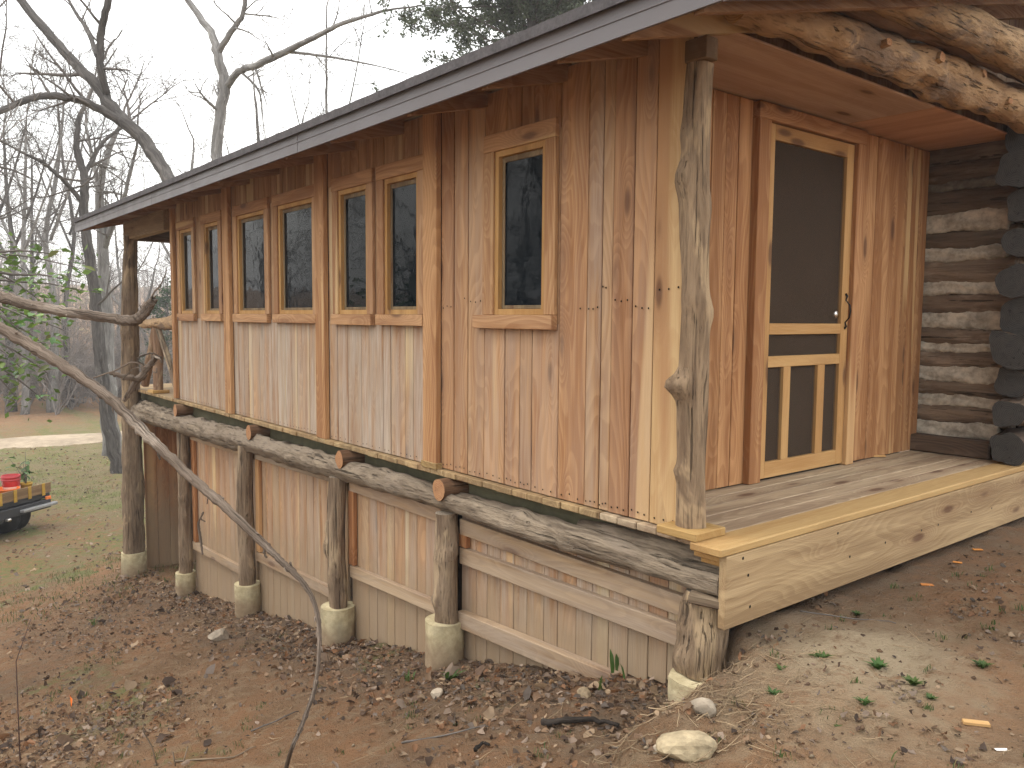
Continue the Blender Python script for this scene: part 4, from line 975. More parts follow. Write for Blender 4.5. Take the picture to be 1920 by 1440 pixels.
# ================================================================== trees
def jag(pts, n, amp, q):
    """resample a poly-line of (point, radius) with small random kinks"""
    out = []; rr = []
    P_ = [np.array(p[0], float) for p in pts]; R_ = [p[1] for p in pts]
    for i in range(len(P_)-1):
        p0 = P_[max(i-1, 0)]; p1 = P_[i]; p2 = P_[i+1]; p3 = P_[min(i+2, len(P_)-1)]
        for k in range(n):
            t = k/n; c = .5*((2*p1)+(-p0+p2)*t+(2*p0-5*p1+4*p2-p3)*t*t+(-p0+3*p1-3*p2+p3)*t**3)
            r = R_[i]*(1-t)+R_[i+1]*t; out.append(c+np.array([q.gauss(0, 1), q.gauss(0, 1), q.gauss(0, 1)])*amp*r); rr.append(r)
    out.append(P_[-1]); rr.append(R_[-1]); return out, rr
def grow(acc, p, d, L, r, depth, q, kids=4, spread=.7, up=.15, rmin=.003):
    n = 5 if depth > 1 else 4; pts = [p]; dirs = [d]; cur = p; dd = d
    for i in range(n):
        dd = dd+np.array([q.gauss(0, .16), q.gauss(0, .16), q.gauss(0, .13)+up*.25]); dd = dd/math.sqrt(dd @ dd); cur = cur+dd*L/n; pts.append(cur); dirs.append(dd)
    acc.tube(pts, [max(rmin*.6, r*(1-.72*i/n)) for i in range(n+1)], 5 if depth > 2 else (4 if depth > 1 else 3))
    if depth <= 0: return
    for k in range(kids):
        t = q.uniform(.25, 1.); i = min(n-1, int(t*n)); f_ = t*n-i; pp = pts[i]*(1-f_)+pts[i+1]*f_; pp = pp if f_ <= 1 else pts[-1]
        a = np.array([q.gauss(0, 1), q.gauss(0, 1), q.gauss(0, 1)]); a -= dirs[i]*np.dot(a, dirs[i]); a /= math.sqrt(a @ a)+1e-9
        nd = dirs[i]*(1-spread*.45)+a*spread*q.uniform(.6, 1.1); nd = nd/math.sqrt(nd @ nd)
        grow(acc, pp, nd, L*q.uniform(.45, .72), max(rmin, r*(1-.6*t)*q.uniform(.45, .7)), depth-1, q, kids, spread, up, rmin)
def bare_tree(name, label, limbs, mat, seed, twigs=5, depth=2, tl=1.6, group=None, kids=4, trunk_sides=10, mat2=None, up=.15, rmin=.004, tail=True):
    """limbs: list of poly-lines of (point, radius); the first one starts in the ground"""
    q = random.Random(seed); base = limbs[0][0][0]; T = empty(name, label, 'tree', V(base), 0, group)
    a = Acc(); b = Acc()
    for li, l in enumerate(limbs):
        pts, rr = jag(l, 6, .10, q); a.tube(pts, rr, trunk_sides if li == 0 else 8, True, .05, q)
        n = len(pts); m = twigs if li else max(2, twigs//2)
        for k in range(m):
            i = int(n*q.uniform(.35 if li == 0 else .15, .97)); i = min(max(i, 1), n-2); t = pts[i+1]-pts[i-1]; t /= np.linalg.norm(t)
            s = np.array([q.gauss(0, 1), q.gauss(0, 1), q.gauss(.3, 1)]); s -= t*np.dot(s, t)*.6; s /= np.linalg.norm(s)
            d = s+t*.5; d /= np.linalg.norm(d); grow(b, pts[i], d, tl*q.uniform(.5, 1.1), max(rmin*1.5, min(rr[i]*.45, .05)), depth, q, kids, .75, up, rmin)
        if tail:
            t = pts[-1]-pts[-3]; t /= np.linalg.norm(t); grow(b, pts[-1], t, tl*1.2, rr[-1]*.9, depth+1, q, kids, .7, up, rmin)
    o1 = a.build('trunk', mat, T); o2 = b.build('crown', mat2 or M['twig'], T) if b.n else None
    return T
def at(px, py, d, rpx): return (PD(px, py, d), rpx*d/FPX/2)
def root(px, d, rpx):
    p = PD(px, 700, d); return ((p[0], p[1], gz(p[0], p[1])-.15), rpx*d/FPX/2*1.25)
D1 = 17.
bare_tree('leaning_tree', 'big dark leaning tree forking into three limbs behind the roof', [
    [root(420, D1-1, 30), at(350, 420, D1-.6, 27), at(315, 335, D1, 26), at(270, 262, D1+.3, 25), at(225, 220, D1+.5, 24), at(180, 160, D1+.6, 20), at(110, 85, D1+.8, 17), at(40, 0, D1+1, 15), at(-40, -110, D1+1.2, 11)],
    [at(200, 175, D1+.5, 15), at(188, 120, D1+.2, 14), at(190, 60, D1, 14), at(203, 0, D1-.3, 13), at(215, -120, D1-.6, 10)],
    [at(232, 232, D1+.4, 17), at(180, 200, D1+.1, 15), at(130, 184, D1-.3, 14), at(80, 180, D1-.6, 13), at(30, 195, D1-1, 12), at(-30, 225, D1-1.3, 10)],
    [at(182, 105, D1+.1, 9), at(165, 60, D1+.5, 8), at(140, 20, D1+.8, 6), at(120, -20, D1+1, 4)]], M['treebark'], 3, 5, 2, 1.5)
D2 = 21.
bare_tree('forked_tree', 'pale grey forked tree with a long limb reaching right above the roof', [
    [root(405, D2, 26), at(404, 420, D2, 22), at(405, 300, D2, 21), at(412, 220, D2, 20), at(421, 165, D2, 20), at(410, 110, D2, 17), at(395, 60, D2+.2, 14), at(352, 0, D2+.5, 11), at(330, -60, D2+.8, 8)],
    [at(408, 100, D2, 12), at(430, 65, D2-.3, 11), at(455, 25, D2-.6, 9), at(462, -20, D2-.8, 8)],
    [at(424, 165, D2, 14), at(448, 135, D2-.4, 13), at(490, 118, D2-.9, 13), at(535, 97, D2-1.3, 12), at(590, 70, D2-1.8, 10), at(640, 45, D2-2.2, 8), at(720, 20, D2-2.6, 5)],
    [at(540, 97, D2-1.3, 6), at(600, 104, D2-1.5, 5), at(650, 112, D2-1.8, 4), at(700, 122, D2-2, 3)],
    [at(455, 138, D2-.5, 5), at(485, 170, D2-.6, 4), at(492, 215, D2-.8, 3)]], M['paletree'], 5, 5, 2, 1.4, mat2=M['paletree'])
D3 = 20.
b3 = PG(222, 886); d3 = float(np.dot(b3-CAM, FW))
bare_tree('lawn_tree', 'dark leaning tree on the lawn behind the tall porch post', [
    [(b3-np.array([0, 0, .15]), 30*d3/FPX/2), at(215, 850, d3, 26), at(198, 750, d3, 25), at(186, 650, d3, 23), at(178, 560, d3, 21), at(165, 470, d3, 19), at(157, 390, d3, 17), at(158, 330, d3, 15), at(143, 275, d3, 12), at(150, 215, d3, 9)],
    [at(156, 380, d3, 10), at(120, 340, d3-.5, 8), at(85, 308, d3-1, 7), at(50, 290, d3-1.3, 5)],
    [at(158, 330, d3, 9), at(190, 270, d3+.4, 7), at(235, 235, d3+.8, 5)]], M['treebark'], 11, 9, 2, 1.9, rmin=.006)
bare_tree('pale_lawn_tree', 'pale straight tree between the dark leaning tree and the tall porch post', [
    [root(204, d3+3, 30), at(202, 700, d3+3, 24), at(197, 560, d3+3, 22), at(192, 450, d3+3, 20), at(186, 360, d3+3, 15), at(205, 280, d3+3, 10), at(230, 225, d3+3.2, 6)],
    [at(194, 470, d3+3, 13), at(212, 420, d3+2.6, 11), at(232, 370, d3+2.2, 8), at(250, 300, d3+2, 6)],
    [at(186, 360, d3+3, 9), at(172, 290, d3+3.4, 7), at(160, 230, d3+3.8, 5)]], M['paletree'], 12, 8, 2, 1.8, mat2=M['twig'], rmin=.006)
for k, (px, d, hgt, rp, lb) in enumerate(((612, 24, 15, 8, 'slender bare tree above the roof right of the pale forked tree'), (20, 37, 260, 12, 'bare tree at the left edge of the picture above the green bush'), (95, 37, 200, 12, 'slim bare tree left of the dark leaning lawn tree'), (-70, 20, 100, 22, 'bare tree standing outside the left edge, only its twigs in view'), (270, 46, 500, 8, 'distant bare tree seen between the porch post and the cabin corner'), (500, 36, 190, 12, 'thin bare tree far behind the middle of the roof'), (340, 38, 280, 12, 'far bare tree behind the trunk of the big leaning tree'), (130, 39, 180, 9, 'slim far tree just right of the twiggy left-edge trees'), (45, 36, 240, 10, 'thin crooked bare tree near the left edge behind the bush'), (-20, 38, 200, 12, 'bare tree half cut off by the left edge'), (225, 44, 420, 7, 'far thin tree behind the tall porch post'), (60, 43, 300, 9, 'farthest thin tree at the left beyond the path'))):
    q = random.Random(50+k); tw_ = q.uniform(-25, 25)
    bare_tree('bare_tree', lb, [[root(px, d, rp*1.3), *[at(px+tw_*s_, 700-(700-hgt)*t_, d, rp*f_) for (s_, t_, f_) in ((.3, .25, 1), (-.4, .5, .8), (.5, .75, .6), (1, 1, .35))]],
        [at(px-tw_*.2, 700-(700-hgt)*.45, d, rp*.5), at(px-tw_*.2-45, 700-(700-hgt)*.65, d+.8, rp*.35), at(px-70, 700-(700-hgt)*.8, d+1.2, rp*.2)], [at(px, 700-(700-hgt)*.5, d, rp*.5), at(px+45, 700-(700-hgt)*.75, d-.6, rp*.35), at(px+70, 700-(700-hgt)*.95, d-1, rp*.2)]], M['treebark'] if k % 2 else M['paletree'], 60+k, 8, 2, 2.0, 'bare trees in the background', kids=4, mat2=M['twig'], rmin=.004+.00016*d)
# cedar showing over the roof at the top
pb = PD(1000, 700, 19.); cb = np.array([pb[0], pb[1], gz(pb[0], pb[1])-.2]); top = PD(985, -420, 19.)
CT = empty('cedar_tree', 'grey-green evergreen cedar rising behind the roof at the top of the picture', 'tree', V(cb))
a = Acc(); b = Acc(); q = random.Random(4); pts, rr = jag([(cb, .26), (PD(1003, 300, 19.), .21), (PD(1000, 50, 19.), .15), (PD(990, -150, 19.), .09), (top, .02)], 6, .1, q); a.tube(pts, rr, 9)
nd_p = []; nd_d = []
for k in range(125):
    t = q.uniform(.42, .98); i = min(len(pts)-2, int(t*len(pts))); an = q.uniform(0, 6.28); L = (1-t)*5.2+.7; L *= q.uniform(.6, 1.1)
    d = np.array([math.cos(an), math.sin(an), q.uniform(-.15, .35)]); d /= np.linalg.norm(d); cur = pts[i]; bp = [cur]
    for s in range(6):
        d = d+np.array([q.gauss(0, .1), q.gauss(0, .1), q.gauss(.02, .08)]); d /= np.linalg.norm(d); cur = cur+d*L/6; bp.append(cur)
        for m in range(3):
            e = d*.5+np.array([q.gauss(0, .6), q.gauss(0, .6), q.gauss(0, .4)]); e /= np.linalg.norm(e); l2 = q.uniform(.25, .75)
            b.tube([cur, cur+e*l2*.5+np.array([0, 0, -.02]), cur+e*l2], [.008, .006, .003], 3)
            for w_ in range(9): nd_p.append(cur+e*l2*q.uniform(.2, 1.05)+np.array([q.gauss(0, .07), q.gauss(0, .07), q.gauss(0, .06)])); nd_d.append(e)
    b.tube(bp, [.03*(1-.8*s/6) for s in range(7)], 4)
a.build('trunk', M['treebark'], CT); b.build('branches', M['twig'], CT)
def needles(name, P_, D_, size, per, col, parent):
    n = len(P_)*per; c = np.repeat(np.array(P_), per, 0)+nrng.normal(0, size*.5, (n, 3)); d = np.repeat(np.array(D_), per, 0)+nrng.normal(0, .6, (n, 3)); d /= np.linalg.norm(d, axis=1, keepdims=True)
    s = np.cross(d, nrng.normal(0, 1, (n, 3))); s /= np.linalg.norm(s, axis=1, keepdims=True); L = size*nrng.uniform(.6, 1.3, (n, 1))
    v_ = np.stack([c-s*L*.28, c+d*L*.5, c+s*L*.28, c-d*L*.5], 1).reshape(-1, 3); f_ = np.arange(n*4).reshape(-1, 4)
    t_ = np.repeat(np.concatenate([np.array(col)[None]*nrng.uniform(.55, 1.3, (n, 1)), np.ones((n, 1))], 1)[:, None], 4, 1).reshape(-1, 4)
    return big_mesh(name, v_, f_, M['tintleaf'], parent, tint=('tint', t_))
needles('foliage', nd_p, nd_d, .085, 6, (.115, .14, .09), CT)
# small pine on the far slope seen through the porch
for k, (px, py0, py1, d, lb) in enumerate(((312, 640, 520, 40, 'small green pine on the slope seen beside the cabin corner'), (345, 640, 500, 46, 'second small pine on the slope, mostly behind the cabin corner'))):
    q = random.Random(70+k); p0 = PD(px, 700, d); p0 = np.array([p0[0], p0[1], gz(p0[0], p0[1])-.2]); p1 = PD(px+2, py1, d); H = p1[2]-p0[2]; PT = empty('pine_tree', lb, 'tree', V(p0), 0, 'small pines'); a = Acc(); a.tube([p0, (p0+p1)/2, p1], [.12, .07, .02], 6); nd_p = []; nd_d = []; b = Acc()
    for m in range(60):
        t = q.uniform(.2, .98); an = q.uniform(0, 6.28); L = (1-t)*1.9+.25; d_ = np.array([math.cos(an), math.sin(an), .35]); c0 = p0*(1-t)+p1*t; b.tube([c0, c0+d_*L*.5, c0+d_*L+np.array([0, 0, .1])], [.02, .012, .005], 3)
        for w_ in range(12): s = q.uniform(.3, 1.05); nd_p.append(c0+d_*L*s+np.array([q.gauss(0, .1), q.gauss(0, .1), q.gauss(.03, .1)])); nd_d.append(d_)
    a.build('trunk', M['treebark'], PT); b.build('branches', M['twig'], PT); needles('foliage', nd_p, nd_d, .16, 3, (.065, .105, .05), PT)
# the far leafless wood: one mass, from prototypes
def proto(seed, H):
    q = random.Random(seed); a = Acc(); pts = [np.zeros(3)]; d = np.array([q.gauss(0, .05), q.gauss(0, .05), 1.])
    for i in range(7): d = d+np.array([q.gauss(0, .06), q.gauss(0, .06), 0]); d /= np.linalg.norm(d); pts.append(pts[-1]+d*H/7)
    a.tube(pts, [.16*(1-.85*i/7) for i in range(8)], 5)
    for k in range(11):
        t = q.uniform(.25, .97)*7; i = min(6, int(t)); an = q.uniform(0, 6.28); dd = np.array([math.cos(an), math.sin(an), q.uniform(.4, 1.1)]); dd /= np.linalg.norm(dd)
        grow(a, pts[i]+(pts[i+1]-pts[i])*(t-i), dd, H*.30*q.uniform(.5, 1.1), .05*(1-t/8), 2, q, 3, .7, .2, .014)
    return a.v, a.f, np.concatenate(a.B)
M['fartwig'] = bark('far_wood_bark', (.20, .18, .165), (.29, .265, .245), (.34, .315, .295), 4, 20, .66, .1, tube=True)
PR = [proto(400+i, 11.) for i in range(6)]
def woods(name, spots, label):
    vs = []; fs = []; bs_ = []; n = 0
    for (x, y, h, k, an) in spots:
        v_, f_, b_ = PR[k]; bs_.append(b_+x); s = h/11.; c_, s_ = math.cos(an), math.sin(an)
        X = np.stack([(v_[:, 0]*c_-v_[:, 1]*s_)*s+x, (v_[:, 0]*s_+v_[:, 1]*c_)*s+y, v_[:, 2]*s+float(ground_smooth(x, y))-.2], -1); vs.append(X); fs.append(f_+n); n += len(v_)
    o = big_mesh(name, np.concatenate(vs), np.concatenate(fs), M['fartwig']); bark_co(o, np.concatenate(bs_)); return meta(o, label, 'woods', kind='stuff')
q = random.Random(8); sp = []
for k in range(280):                                  # hillside beyond the path, in view
    px = q.uniform(-350, 760); an = rad(141.066)+math.atan((960-px)/FPX); left = px < 120; dd = q.uniform(48, 125) if left else q.uniform(70, 150)
    x_, y_ = CAM[0]+dd*math.cos(an), CAM[1]+dd*math.sin(an); topz = CAM[2]+dd*(q.uniform(40, 140) if left else q.uniform(35, 105))/FPX
    sp.append((x_, y_, min(15, max(4.5, topz-float(ground_smooth(x_, y_)))), q.randrange(6), q.uniform(0, 6.28)))
woods('far_woods', sp, 'grey leafless wood covering the far hillside')
sp = []
for k in range(60):                                   # wood beside and behind the photographer, mirrored in the panes
    an = q.uniform(rad(178), rad(330)); dd = q.uniform(13, 38); sp.append((CAM[0]+dd*math.cos(an), CAM[1]+dd*math.sin(an), q.uniform(9, 14), q.randrange(6), q.uniform(0, 6.28)))
woods('side_woods', sp, 'leafless wood outside the left edge of the picture')
# brown thicket at the left beyond the lawn
def thicket(name, label, n, rng_, hmin, hmax, seed, mat, dist):
    a = Acc(); q = random.Random(seed)
    for k in range(n):
        px = q.uniform(*rng_); d = q.uniform(*dist); p = PD(px, 700, d); p = np.array([p[0], p[1], gz(p[0], p[1])-.05]); h = q.uniform(hmin, hmax)
        for s in range(4):
            e = np.array([q.gauss(0, .45), q.gauss(0, .45), 1.]); e /= np.linalg.norm(e); grow(a, p, e, h*q.uniform(.5, 1.), .03, 2, q, 6, .8, -.02, .009)
    return meta(a.build(name, mat), label, 'thicket', kind='stuff')
M['brushtwig'] = bark('brush_twig', (.19, .165, .15), (.28, .25, .23), (.33, .30, .28), 4, 20, .66, .2, tube=True)
thicket('brush', 'tangled brown leafless brush at the left behind the green bush', 26, (-160, 150), 3., 7., 5, M['brushtwig'], (35, 44))
thicket('far_brush', 'low grey brush along the far side of the path', 50, (100, 360), 1.5, 4.5, 6, M['brushtwig'], (38, 50))
# ================================================================== green bush at the left and the hanging limbs
lm = bpy.data.meshes.new('leaf'); vs = []; fs = []
for i, (t, ww) in enumerate(((0, .08), (.25, .75), (.55, 1.), (.8, .7), (1., .05))):
    zc = -.22*t*t; vs += [(t, -.24*ww, zc+.05*ww), (t, 0, zc-.01), (t, .24*ww, zc+.05*ww)]
for i in range(4):
    for k in (0, 1): a0 = i*3+k; fs.append((a0, a0+3, a0+4, a0+1))
lm.from_pydata(vs, [], fs); lm.materials.append(M['bushleaf'])
for p_ in lm.polygons: p_.use_smooth = True
def add_leaf(p, d, size, parent, col):
    o = bpy.data.objects.new('leaf', lm); COL.objects.link(o); o.location = V(p); o.rotation_euler = V(d).to_track_quat('X', 'Z').to_euler(); o.rotation_euler.rotate_axis('X', rnd.uniform(-.7, .7)); o.scale = (size, size, size); o.color = col; return wpar(o, parent)
q = random.Random(14); DB = 6.4
rootp = PD(-330, 700, DB); rootp = np.array([rootp[0], rootp[1], gz(rootp[0], rootp[1])])
BU = empty('green_bush', 'broad-leaved green bush reaching in from the left edge', 'bush', V(rootp))
a = Acc(); tips = []
for k, (ex, ey, dd) in enumerate(((140, 500, .3), (110, 478, -.4), (160, 545, .6), (70, 560, 0), (120, 620, .4), (60, 640, -.3), (90, 700, .2), (40, 690, -.5), (30, 745, .3), (85, 752, .5), (110, 590, -.2), (20, 600, .4), (50, 510, .6), (150, 530, -.3), (25, 660, 0), (60, 600, -.6), (95, 655, .1))):
    e = PD(ex, ey, DB+dd); m = PD(-140+q.uniform(-60, 60), (ey+560)/2-60*q.random(), DB+dd*.6)
    pts, rr = jag([(rootp, .03), ((rootp+m)/2+np.array([0, 0, .5]), .022), (m, .015), (e*.6+m*.4+np.array([0, 0, .08]), .009), (e, .003)], 5, .3, q); a.tube(pts, rr, 5)
    for f_ in (1., .93, .86, .78, .68): tips.append((pts[int((len(pts)-1)*f_)], pts[-1]-pts[-3], f_ == 1.))
a.build('stems', M['twig'], BU)
nleaf = 0
for (p, d, tip) in tips:
    d = d/np.linalg.norm(d); c0 = p+np.array([q.gauss(0, .05), q.gauss(0, .05), q.gauss(0, .05)])
    for k in range(6 if tip else 2):
        if nleaf >= 295: break
        an = q.uniform(0, 6.28); e = np.array([math.cos(an), math.sin(an), q.uniform(-.3, .35)])+d*.4; e /= np.linalg.norm(e)
        young = tip and k < 3 and q.random() < .5; s = q.uniform(.06, .105)*(.8 if young else 1)
        add_leaf(c0+np.array([q.gauss(0, .03), q.gauss(0, .03), q.gauss(0, .03)]), e, s, BU, (1.9, 1.7, 1.3, 1) if young else (q.uniform(.75, 1.5), q.uniform(.8, 1.35), q.uniform(.8, 1.6), 1)); nleaf += 1
sm_p = []; sm_d = []
for (p, d, tip) in tips:
    for k in range(5): sm_p.append(p+np.array([q.gauss(0, .10), q.gauss(0, .10), q.gauss(0, .07)])); sm_d.append(np.array([q.gauss(0, 1), q.gauss(0, 1), .2]))
meta(needles('small_leaves', sm_p, sm_d, .06, 1, (.125, .205, .05), BU), kind='stuff')
# limbs
def limb(name, label, pl, seed, mat='limb', side=(), D=4., cat='branch', peel=True):
    q = random.Random(seed); pts, rr = jag([(PD(a_[0], a_[1], a_[3]), a_[2]*a_[3]/FPX/2) for a_ in pl], 10, .055, q)
    rr = [r*.80*q.uniform(.93, 1.08)*(1.28 if q.random() < .06 else 1) for r in rr]; T = empty(name, label, cat, V(pts[0])); a = Acc(); a.tube(pts, rr, 12, True, .075, q); a.build('limb', M[mat], T)
    b = Acc()
    for (sp_, r0) in side:
        b1 = Acc(); p2, r2 = jag([(PD(a_[0], a_[1], a_[3]), a_[2]*a_[3]/FPX/2) for a_ in sp_], 5, .25, q); b1.tube(p2, r2, 6, True); b1.build('side_twig', M[mat], T)
    if peel:   # flakes of bark and stub ends
        for k in range(16):
            i = q.randrange(1, len(pts)-2); t = pts[i+1]-pts[i]; t /= np.linalg.norm(t); s = np.cross(t, [q.gauss(0, 1), q.gauss(0, 1), q.gauss(0, 1)]); s /= np.linalg.norm(s)
            b.tube([pts[i]+s*rr[i]*.8, pts[i]+s*rr[i]*1.25+t*.01, pts[i]+s*rr[i]*1.5+t*.03], [.006, .004, .001], 4)
    if b.n: meta(b.build('bark_flakes', M[mat], T), kind='stuff')
    return T
bp = PG(528, 1475); bd = float(np.dot(bp-CAM, FW))
limb('hanging_limb', 'long bark-covered dead limb arching from the left edge down to the ground', [(-120, 560, 30, 4.6), (-40, 596, 28, 4.5), (0, 615, 27, 4.45), (70, 655, 26, 4.4), (140, 700, 25, 4.3), (200, 742, 24, 4.2), (260, 800, 24, 4.1), (310, 850, 23, 4.0), (370, 905, 22, 3.9), (430, 958, 19, 3.8), (490, 1015, 18, 3.7), (530, 1055, 15, 3.6), (570, 1095, 12, 3.5), (592, 1140, 11, 3.4), (599, 1200, 10, 3.25), (592, 1280, 10, 3.05), (570, 1350, 10, 2.8), (545, 1410, 10, 2.55), (528, 1475, 10, bd)], 5,
     side=(([(300, 838, 7, 4.0), (297, 850, 5, 4.0), (300, 862, 4, 4.0)], 0), ([(420, 935, 4, 3.85), (395, 925, 3, 3.85), (388, 945, 2, 3.85)], 0), ([(505, 1020, 8, 3.7), (495, 1035, 6, 3.7), (500, 1045, 4, 3.7)], 0), ([(545, 1055, 5, 3.6), (548, 1063, 3, 3.6), (556, 1070, 2, 3.6)], 0)))
limb('broken_limb', 'thick broken dead limb with a bent splintered end at the left', [(-160, 520, 34, 5.2), (-60, 545, 31, 5.0), (0, 557, 28, 4.9), (60, 572, 24, 4.8), (130, 586, 23, 4.7), (200, 596, 23, 4.65), (245, 602, 25, 4.6), (265, 592, 25, 4.6), (280, 572, 22, 4.6), (289, 562, 14, 4.6)], 6,
     side=(([(270, 588, 4, 4.6), (285, 555, 3.5, 4.6), (300, 535, 3, 4.6), (310, 515, 2, 4.6), (313, 500, 1.5, 4.6)], 0), ([(285, 572, 8, 4.6), (290, 563, 4, 4.6)], 0), ([(278, 570, 8, 4.6), (284, 560, 4, 4.6)], 0)))
limb('snapped_branch', 'snapped upright branch wound with curly dry vine beside the porch corner', [(233, 752, 9, 4.15), (247, 728, 13, 4.15), (265, 705, 15, 4.15), (280, 685, 13, 4.15), (292, 668, 12, 4.15)], 7,
     side=(([(262, 712, 11, 4.15), (240, 708, 10, 4.1), (222, 703, 9, 4.1), (208, 700, 8, 4.1)], 0), ([(175, 708, 3, 4.05), (215, 695, 3, 4.05), (245, 680, 3.5, 4.05), (262, 682, 3.5, 4.05), (270, 690, 3.5, 4.05), (280, 685, 3, 4.1)], 0), ([(268, 685, 3, 4.05), (258, 675, 3, 4.05), (264, 668, 3, 4.05), (285, 662, 3, 4.05), (303, 670, 2.5, 4.1)], 0), ([(230, 712, 2.5, 4.05), (250, 692, 2.5, 4.05), (268, 688, 2.5, 4.05)], 0), ([(293, 690, 3, 4.1), (293, 698, 3, 4.1), (286, 697, 2.5, 4.1)], 0), ([(292, 668, 7, 4.15), (300, 672, 5, 4.1), (303, 680, 3, 4.1)], 0)))
limb('hanging_twig', 'thin curled dry twig hanging against the far skirt boards', [(374, 975, 4, 4.1), (372, 985, 6, 4.1), (376, 1010, 7, 4.1), (380, 1040, 3, 4.1)], 9, peel=False, side=(([(372, 980, 3, 4.1), (382, 960, 3, 4.1), (376, 972, 3, 4.1), (385, 978, 2, 4.1)], 0),))
# ================================================================== flatbed trailer with its load
tp0 = PG(96, 985); rz = rad(126)
TR = empty('flatbed_trailer', 'dark flatbed trailer with a low wooden side board at the left edge', 'trailer', (tp0[0], tp0[1], gz(tp0[0], tp0[1])), rz)
def tl(name, x0, x1, y0, y1, z0, z1, mat, parent, color=None, bev=.008):
    sx, sy, sz = x1-x0, y1-y0, z1-z0; o = box(name, -sx/2, sx/2, -sy/2, sy/2, -sz/2, sz/2, mat, None, bev, color)
    o.location = ((x0+x1)/2, (y0+y1)/2, (z0+z1)/2); o.parent = parent; return o
tl('bed', -2.3, 0, .0, 3.6, .55, .64, M['steel'], TR); tl('chassis', -2.0, -.12, .08, 3.5, .40, .545, M['steel'], TR)
for k in range(8): tl('bed_plank', -2.28, -.02, .02+k*.44, .45+k*.44, .642, .67, wood('x', 'oldgrey'), TR, (.9, .9, .9, 1))
tl('side_board', -2.3, .0, -.035, -.002, .65, .84, wood('x', 'treated'), TR, (.62, .55, .48, 1))
for k in range(7): tl('stake', -.22-k*.31, -.15-k*.31, -.048, -.036, .62, .845, M['yellow'], TR, (.8, .8, .8, 1), .003)
tl('bumper', -.75, .02, -.16, -.06, .42, .47, M['galv'], TR); tl('bumper_beam', -2.2, -.04, -.06, .06, .37, .53, M['steel'], TR)
tl('marker_lamp', -.14, -.015, -.05, -.01, .51, .585, M['orange'], TR, None, .012); tl('hitch_ball', -1.08, -1.0, -.16, -.06, .33, .39, M['chrome'], TR, None, .02); tl('tow_bar', -1.15, -1.05, 3.5, 4.8, .44, .54, M['steel'], TR)
for x_ in (-.66, -.43, -2.1, -1.87):
    for y_ in (.42,):
        bm = bmesh.new(); prof = [(.15, -.095), (.24, -.105), (.30, -.10), (.325, -.065), (.33, 0), (.325, .065), (.30, .10), (.24, .105), (.15, .095)]; n = 28; vv = [[bm.verts.new((z_, r_*math.cos(6.2832*k/n), r_*math.sin(6.2832*k/n))) for (r_, z_) in prof] for k in range(n)]
        for k in range(n):
            for j in range(len(prof)): bm.faces.new((vv[k][j], vv[(k+1) % n][j], vv[(k+1) % n][(j+1) % len(prof)], vv[k][(j+1) % len(prof)]))
        me = bpy.data.meshes.new('wheel'); bm.normal_update(); bm.to_mesh(me); bm.free(); me.materials.append(M['rubber'])
        for p_ in me.polygons: p_.use_smooth = True
        wo_ = bpy.data.objects.new('wheel', me); COL.objects.link(wo_); wo_.location = (x_, y_, .318); wo_.parent = TR
        hub = bpy.data.meshes.new('hub'); bm = bmesh.new(); bmesh.ops.create_cone(bm, cap_ends=True, segments=20, radius1=.155, radius2=.10, depth=.12, matrix=Matrix.Rotation(math.pi/2, 4, 'Y')); bm.to_mesh(hub); bm.free(); hub.materials.append(M['galv']); h_ = bpy.data.objects.new('hub', hub); COL.objects.link(h_); h_.parent = wo_
TM = wm(TR)
def lathe(name, prof, mat, loc, parent=None, n=24):
    vs = []; fs = []
    for (r_, z_) in prof:
        for k in range(n): vs.append((r_*math.cos(6.2832*k/n), r_*math.sin(6.2832*k/n), z_))
    for i in range(len(prof)-1):
        for k in range(n): fs.append((i*n+k, i*n+(k+1) % n, (i+1)*n+(k+1) % n, (i+1)*n+k))
    fs.append(tuple(range(n))[::-1]); o = mesh(name, vs, fs, mat, None, True); o.location = loc; return wpar(o, parent) if parent else o
BK = empty('bucket', 'red plastic bucket standing on the trailer bed', 'bucket', TM @ Vector((-.52, .35, .672)))
bl = BK.location; lathe('body', [(.125, 0), (.13, .01), (.15, .27), (.152, .28), (.163, .285), (.163, .295), (.153, .30), (.155, .33), (.164, .335), (.164, .345), (.155, .35), (.156, .37), (.148, .37), (.12, .02)], M['red'], bl, BK)
sweep('handle', [bl+Vector((.16*math.cos(t), .16*math.sin(t)*.2-.16, .30-.13*math.sin(t))) for t in np.linspace(0, 3.14, 9)], .004, M['galv'], BK, 5)
lathe('label_band', [(.1475, .10), (.1505, .17)], M['white'], bl, BK).scale = (1, 1, 1)
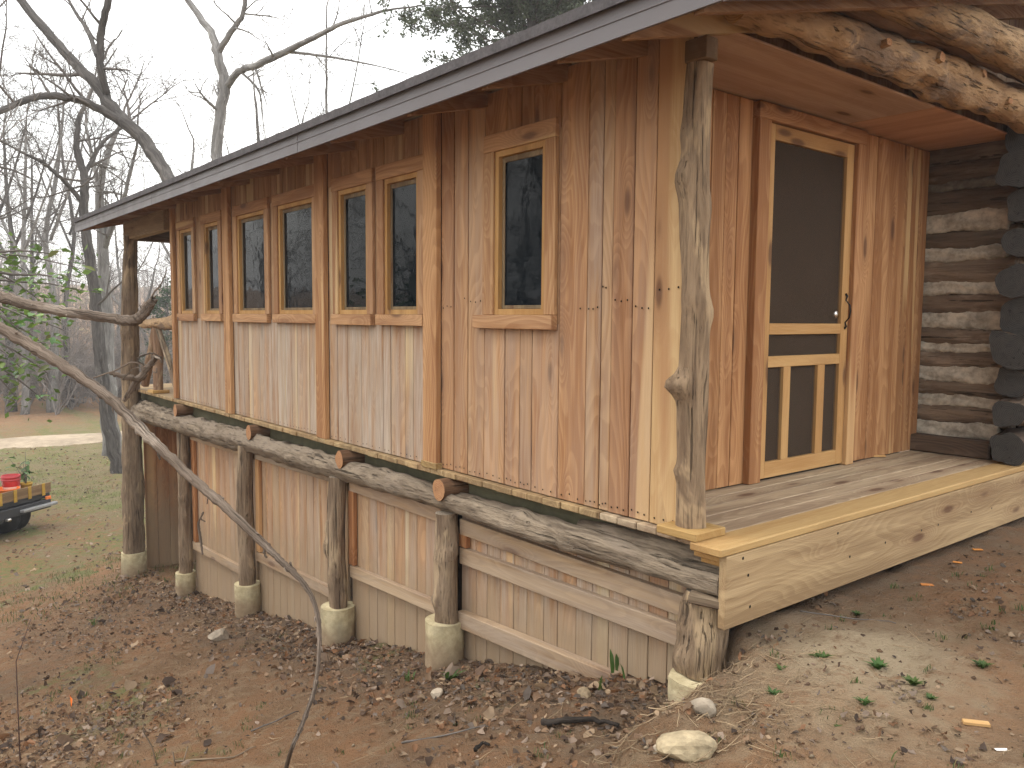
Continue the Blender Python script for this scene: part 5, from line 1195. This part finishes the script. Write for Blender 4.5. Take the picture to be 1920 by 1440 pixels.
OB = lathe('orange_tub', [(.15, 0), (.16, .01), (.19, .16), (.20, .165), (.20, .18), (.185, .175), (.15, .02)], M['orange'], TM @ Vector((-.72, .22, .672))); meta(OB, 'bright orange shallow tub beside the red bucket', 'tub')
PO = empty('potted_plant', 'broad-leaved potted plant on the trailer bed by the red bucket', 'plant', TM @ Vector((-.24, .30, .672)))
pl_ = PO.location; lathe('pot', [(.07, 0), (.075, .01), (.10, .15), (.108, .155), (.108, .18), (.095, .18), (.09, .13)], M['yellow'], pl_, PO)
a = Acc(); q = random.Random(2)
for k in range(6):
    e = np.array([q.gauss(-.08, .12), q.gauss(0, .12), q.uniform(.3, .62)]); b0 = np.array(pl_)+np.array([0, 0, .13]); m_ = b0+e*.5+np.array([0, 0, .06]); a.tube([b0, m_, b0+e], [.006, .005, .003], 5)
    for j in range(5):
        an = q.uniform(0, 6.28); add_leaf(b0+e*q.uniform(.45, 1.), np.array([math.cos(an), math.sin(an), q.uniform(-.8, .2)]), q.uniform(.10, .17), PO, (q.uniform(.4, .9), q.uniform(.5, .9), q.uniform(.6, 1.1), 1))
a.build('stems', M['twig'], PO)
PT2 = lathe('flower_pot', [(.09, 0), (.10, .01), (.13, .24), (.14, .245), (.14, .28), (.125, .28), (.11, .2)], M['clay'], TM @ Vector((-.98, .35, .672))); meta(PT2, 'dark brown flower pot at the very left edge of the trailer', 'pot')
# ================================================================== air
g = NT('pale_air'); pv = g.n('VolumePrincipled', {'Color': (.92, .93, .95), 'Density': HAZE, 'Anisotropy': .2}); g.t.links.new(pv.outputs[0], g.out.inputs['Volume'])
if HAZE > 0:
    hz = box('haze', -425, 72, -262, 322, -12, 34, g.m, None, .0); meta(hz, kind='stuff')
# ================================================================== render settings
sc.cycles.max_bounces = 5; sc.cycles.diffuse_bounces = 3; sc.cycles.glossy_bounces = 2; sc.cycles.transparent_max_bounces = 6; sc.cycles.transmission_bounces = 2
sc.cycles.use_adaptive_sampling = True; sc.cycles.adaptive_threshold = .02; sc.cycles.use_denoising = True; sc.cycles.denoising_prefilter = 'NONE'; sc.cycles.caustics_reflective = False; sc.cycles.caustics_refractive = False
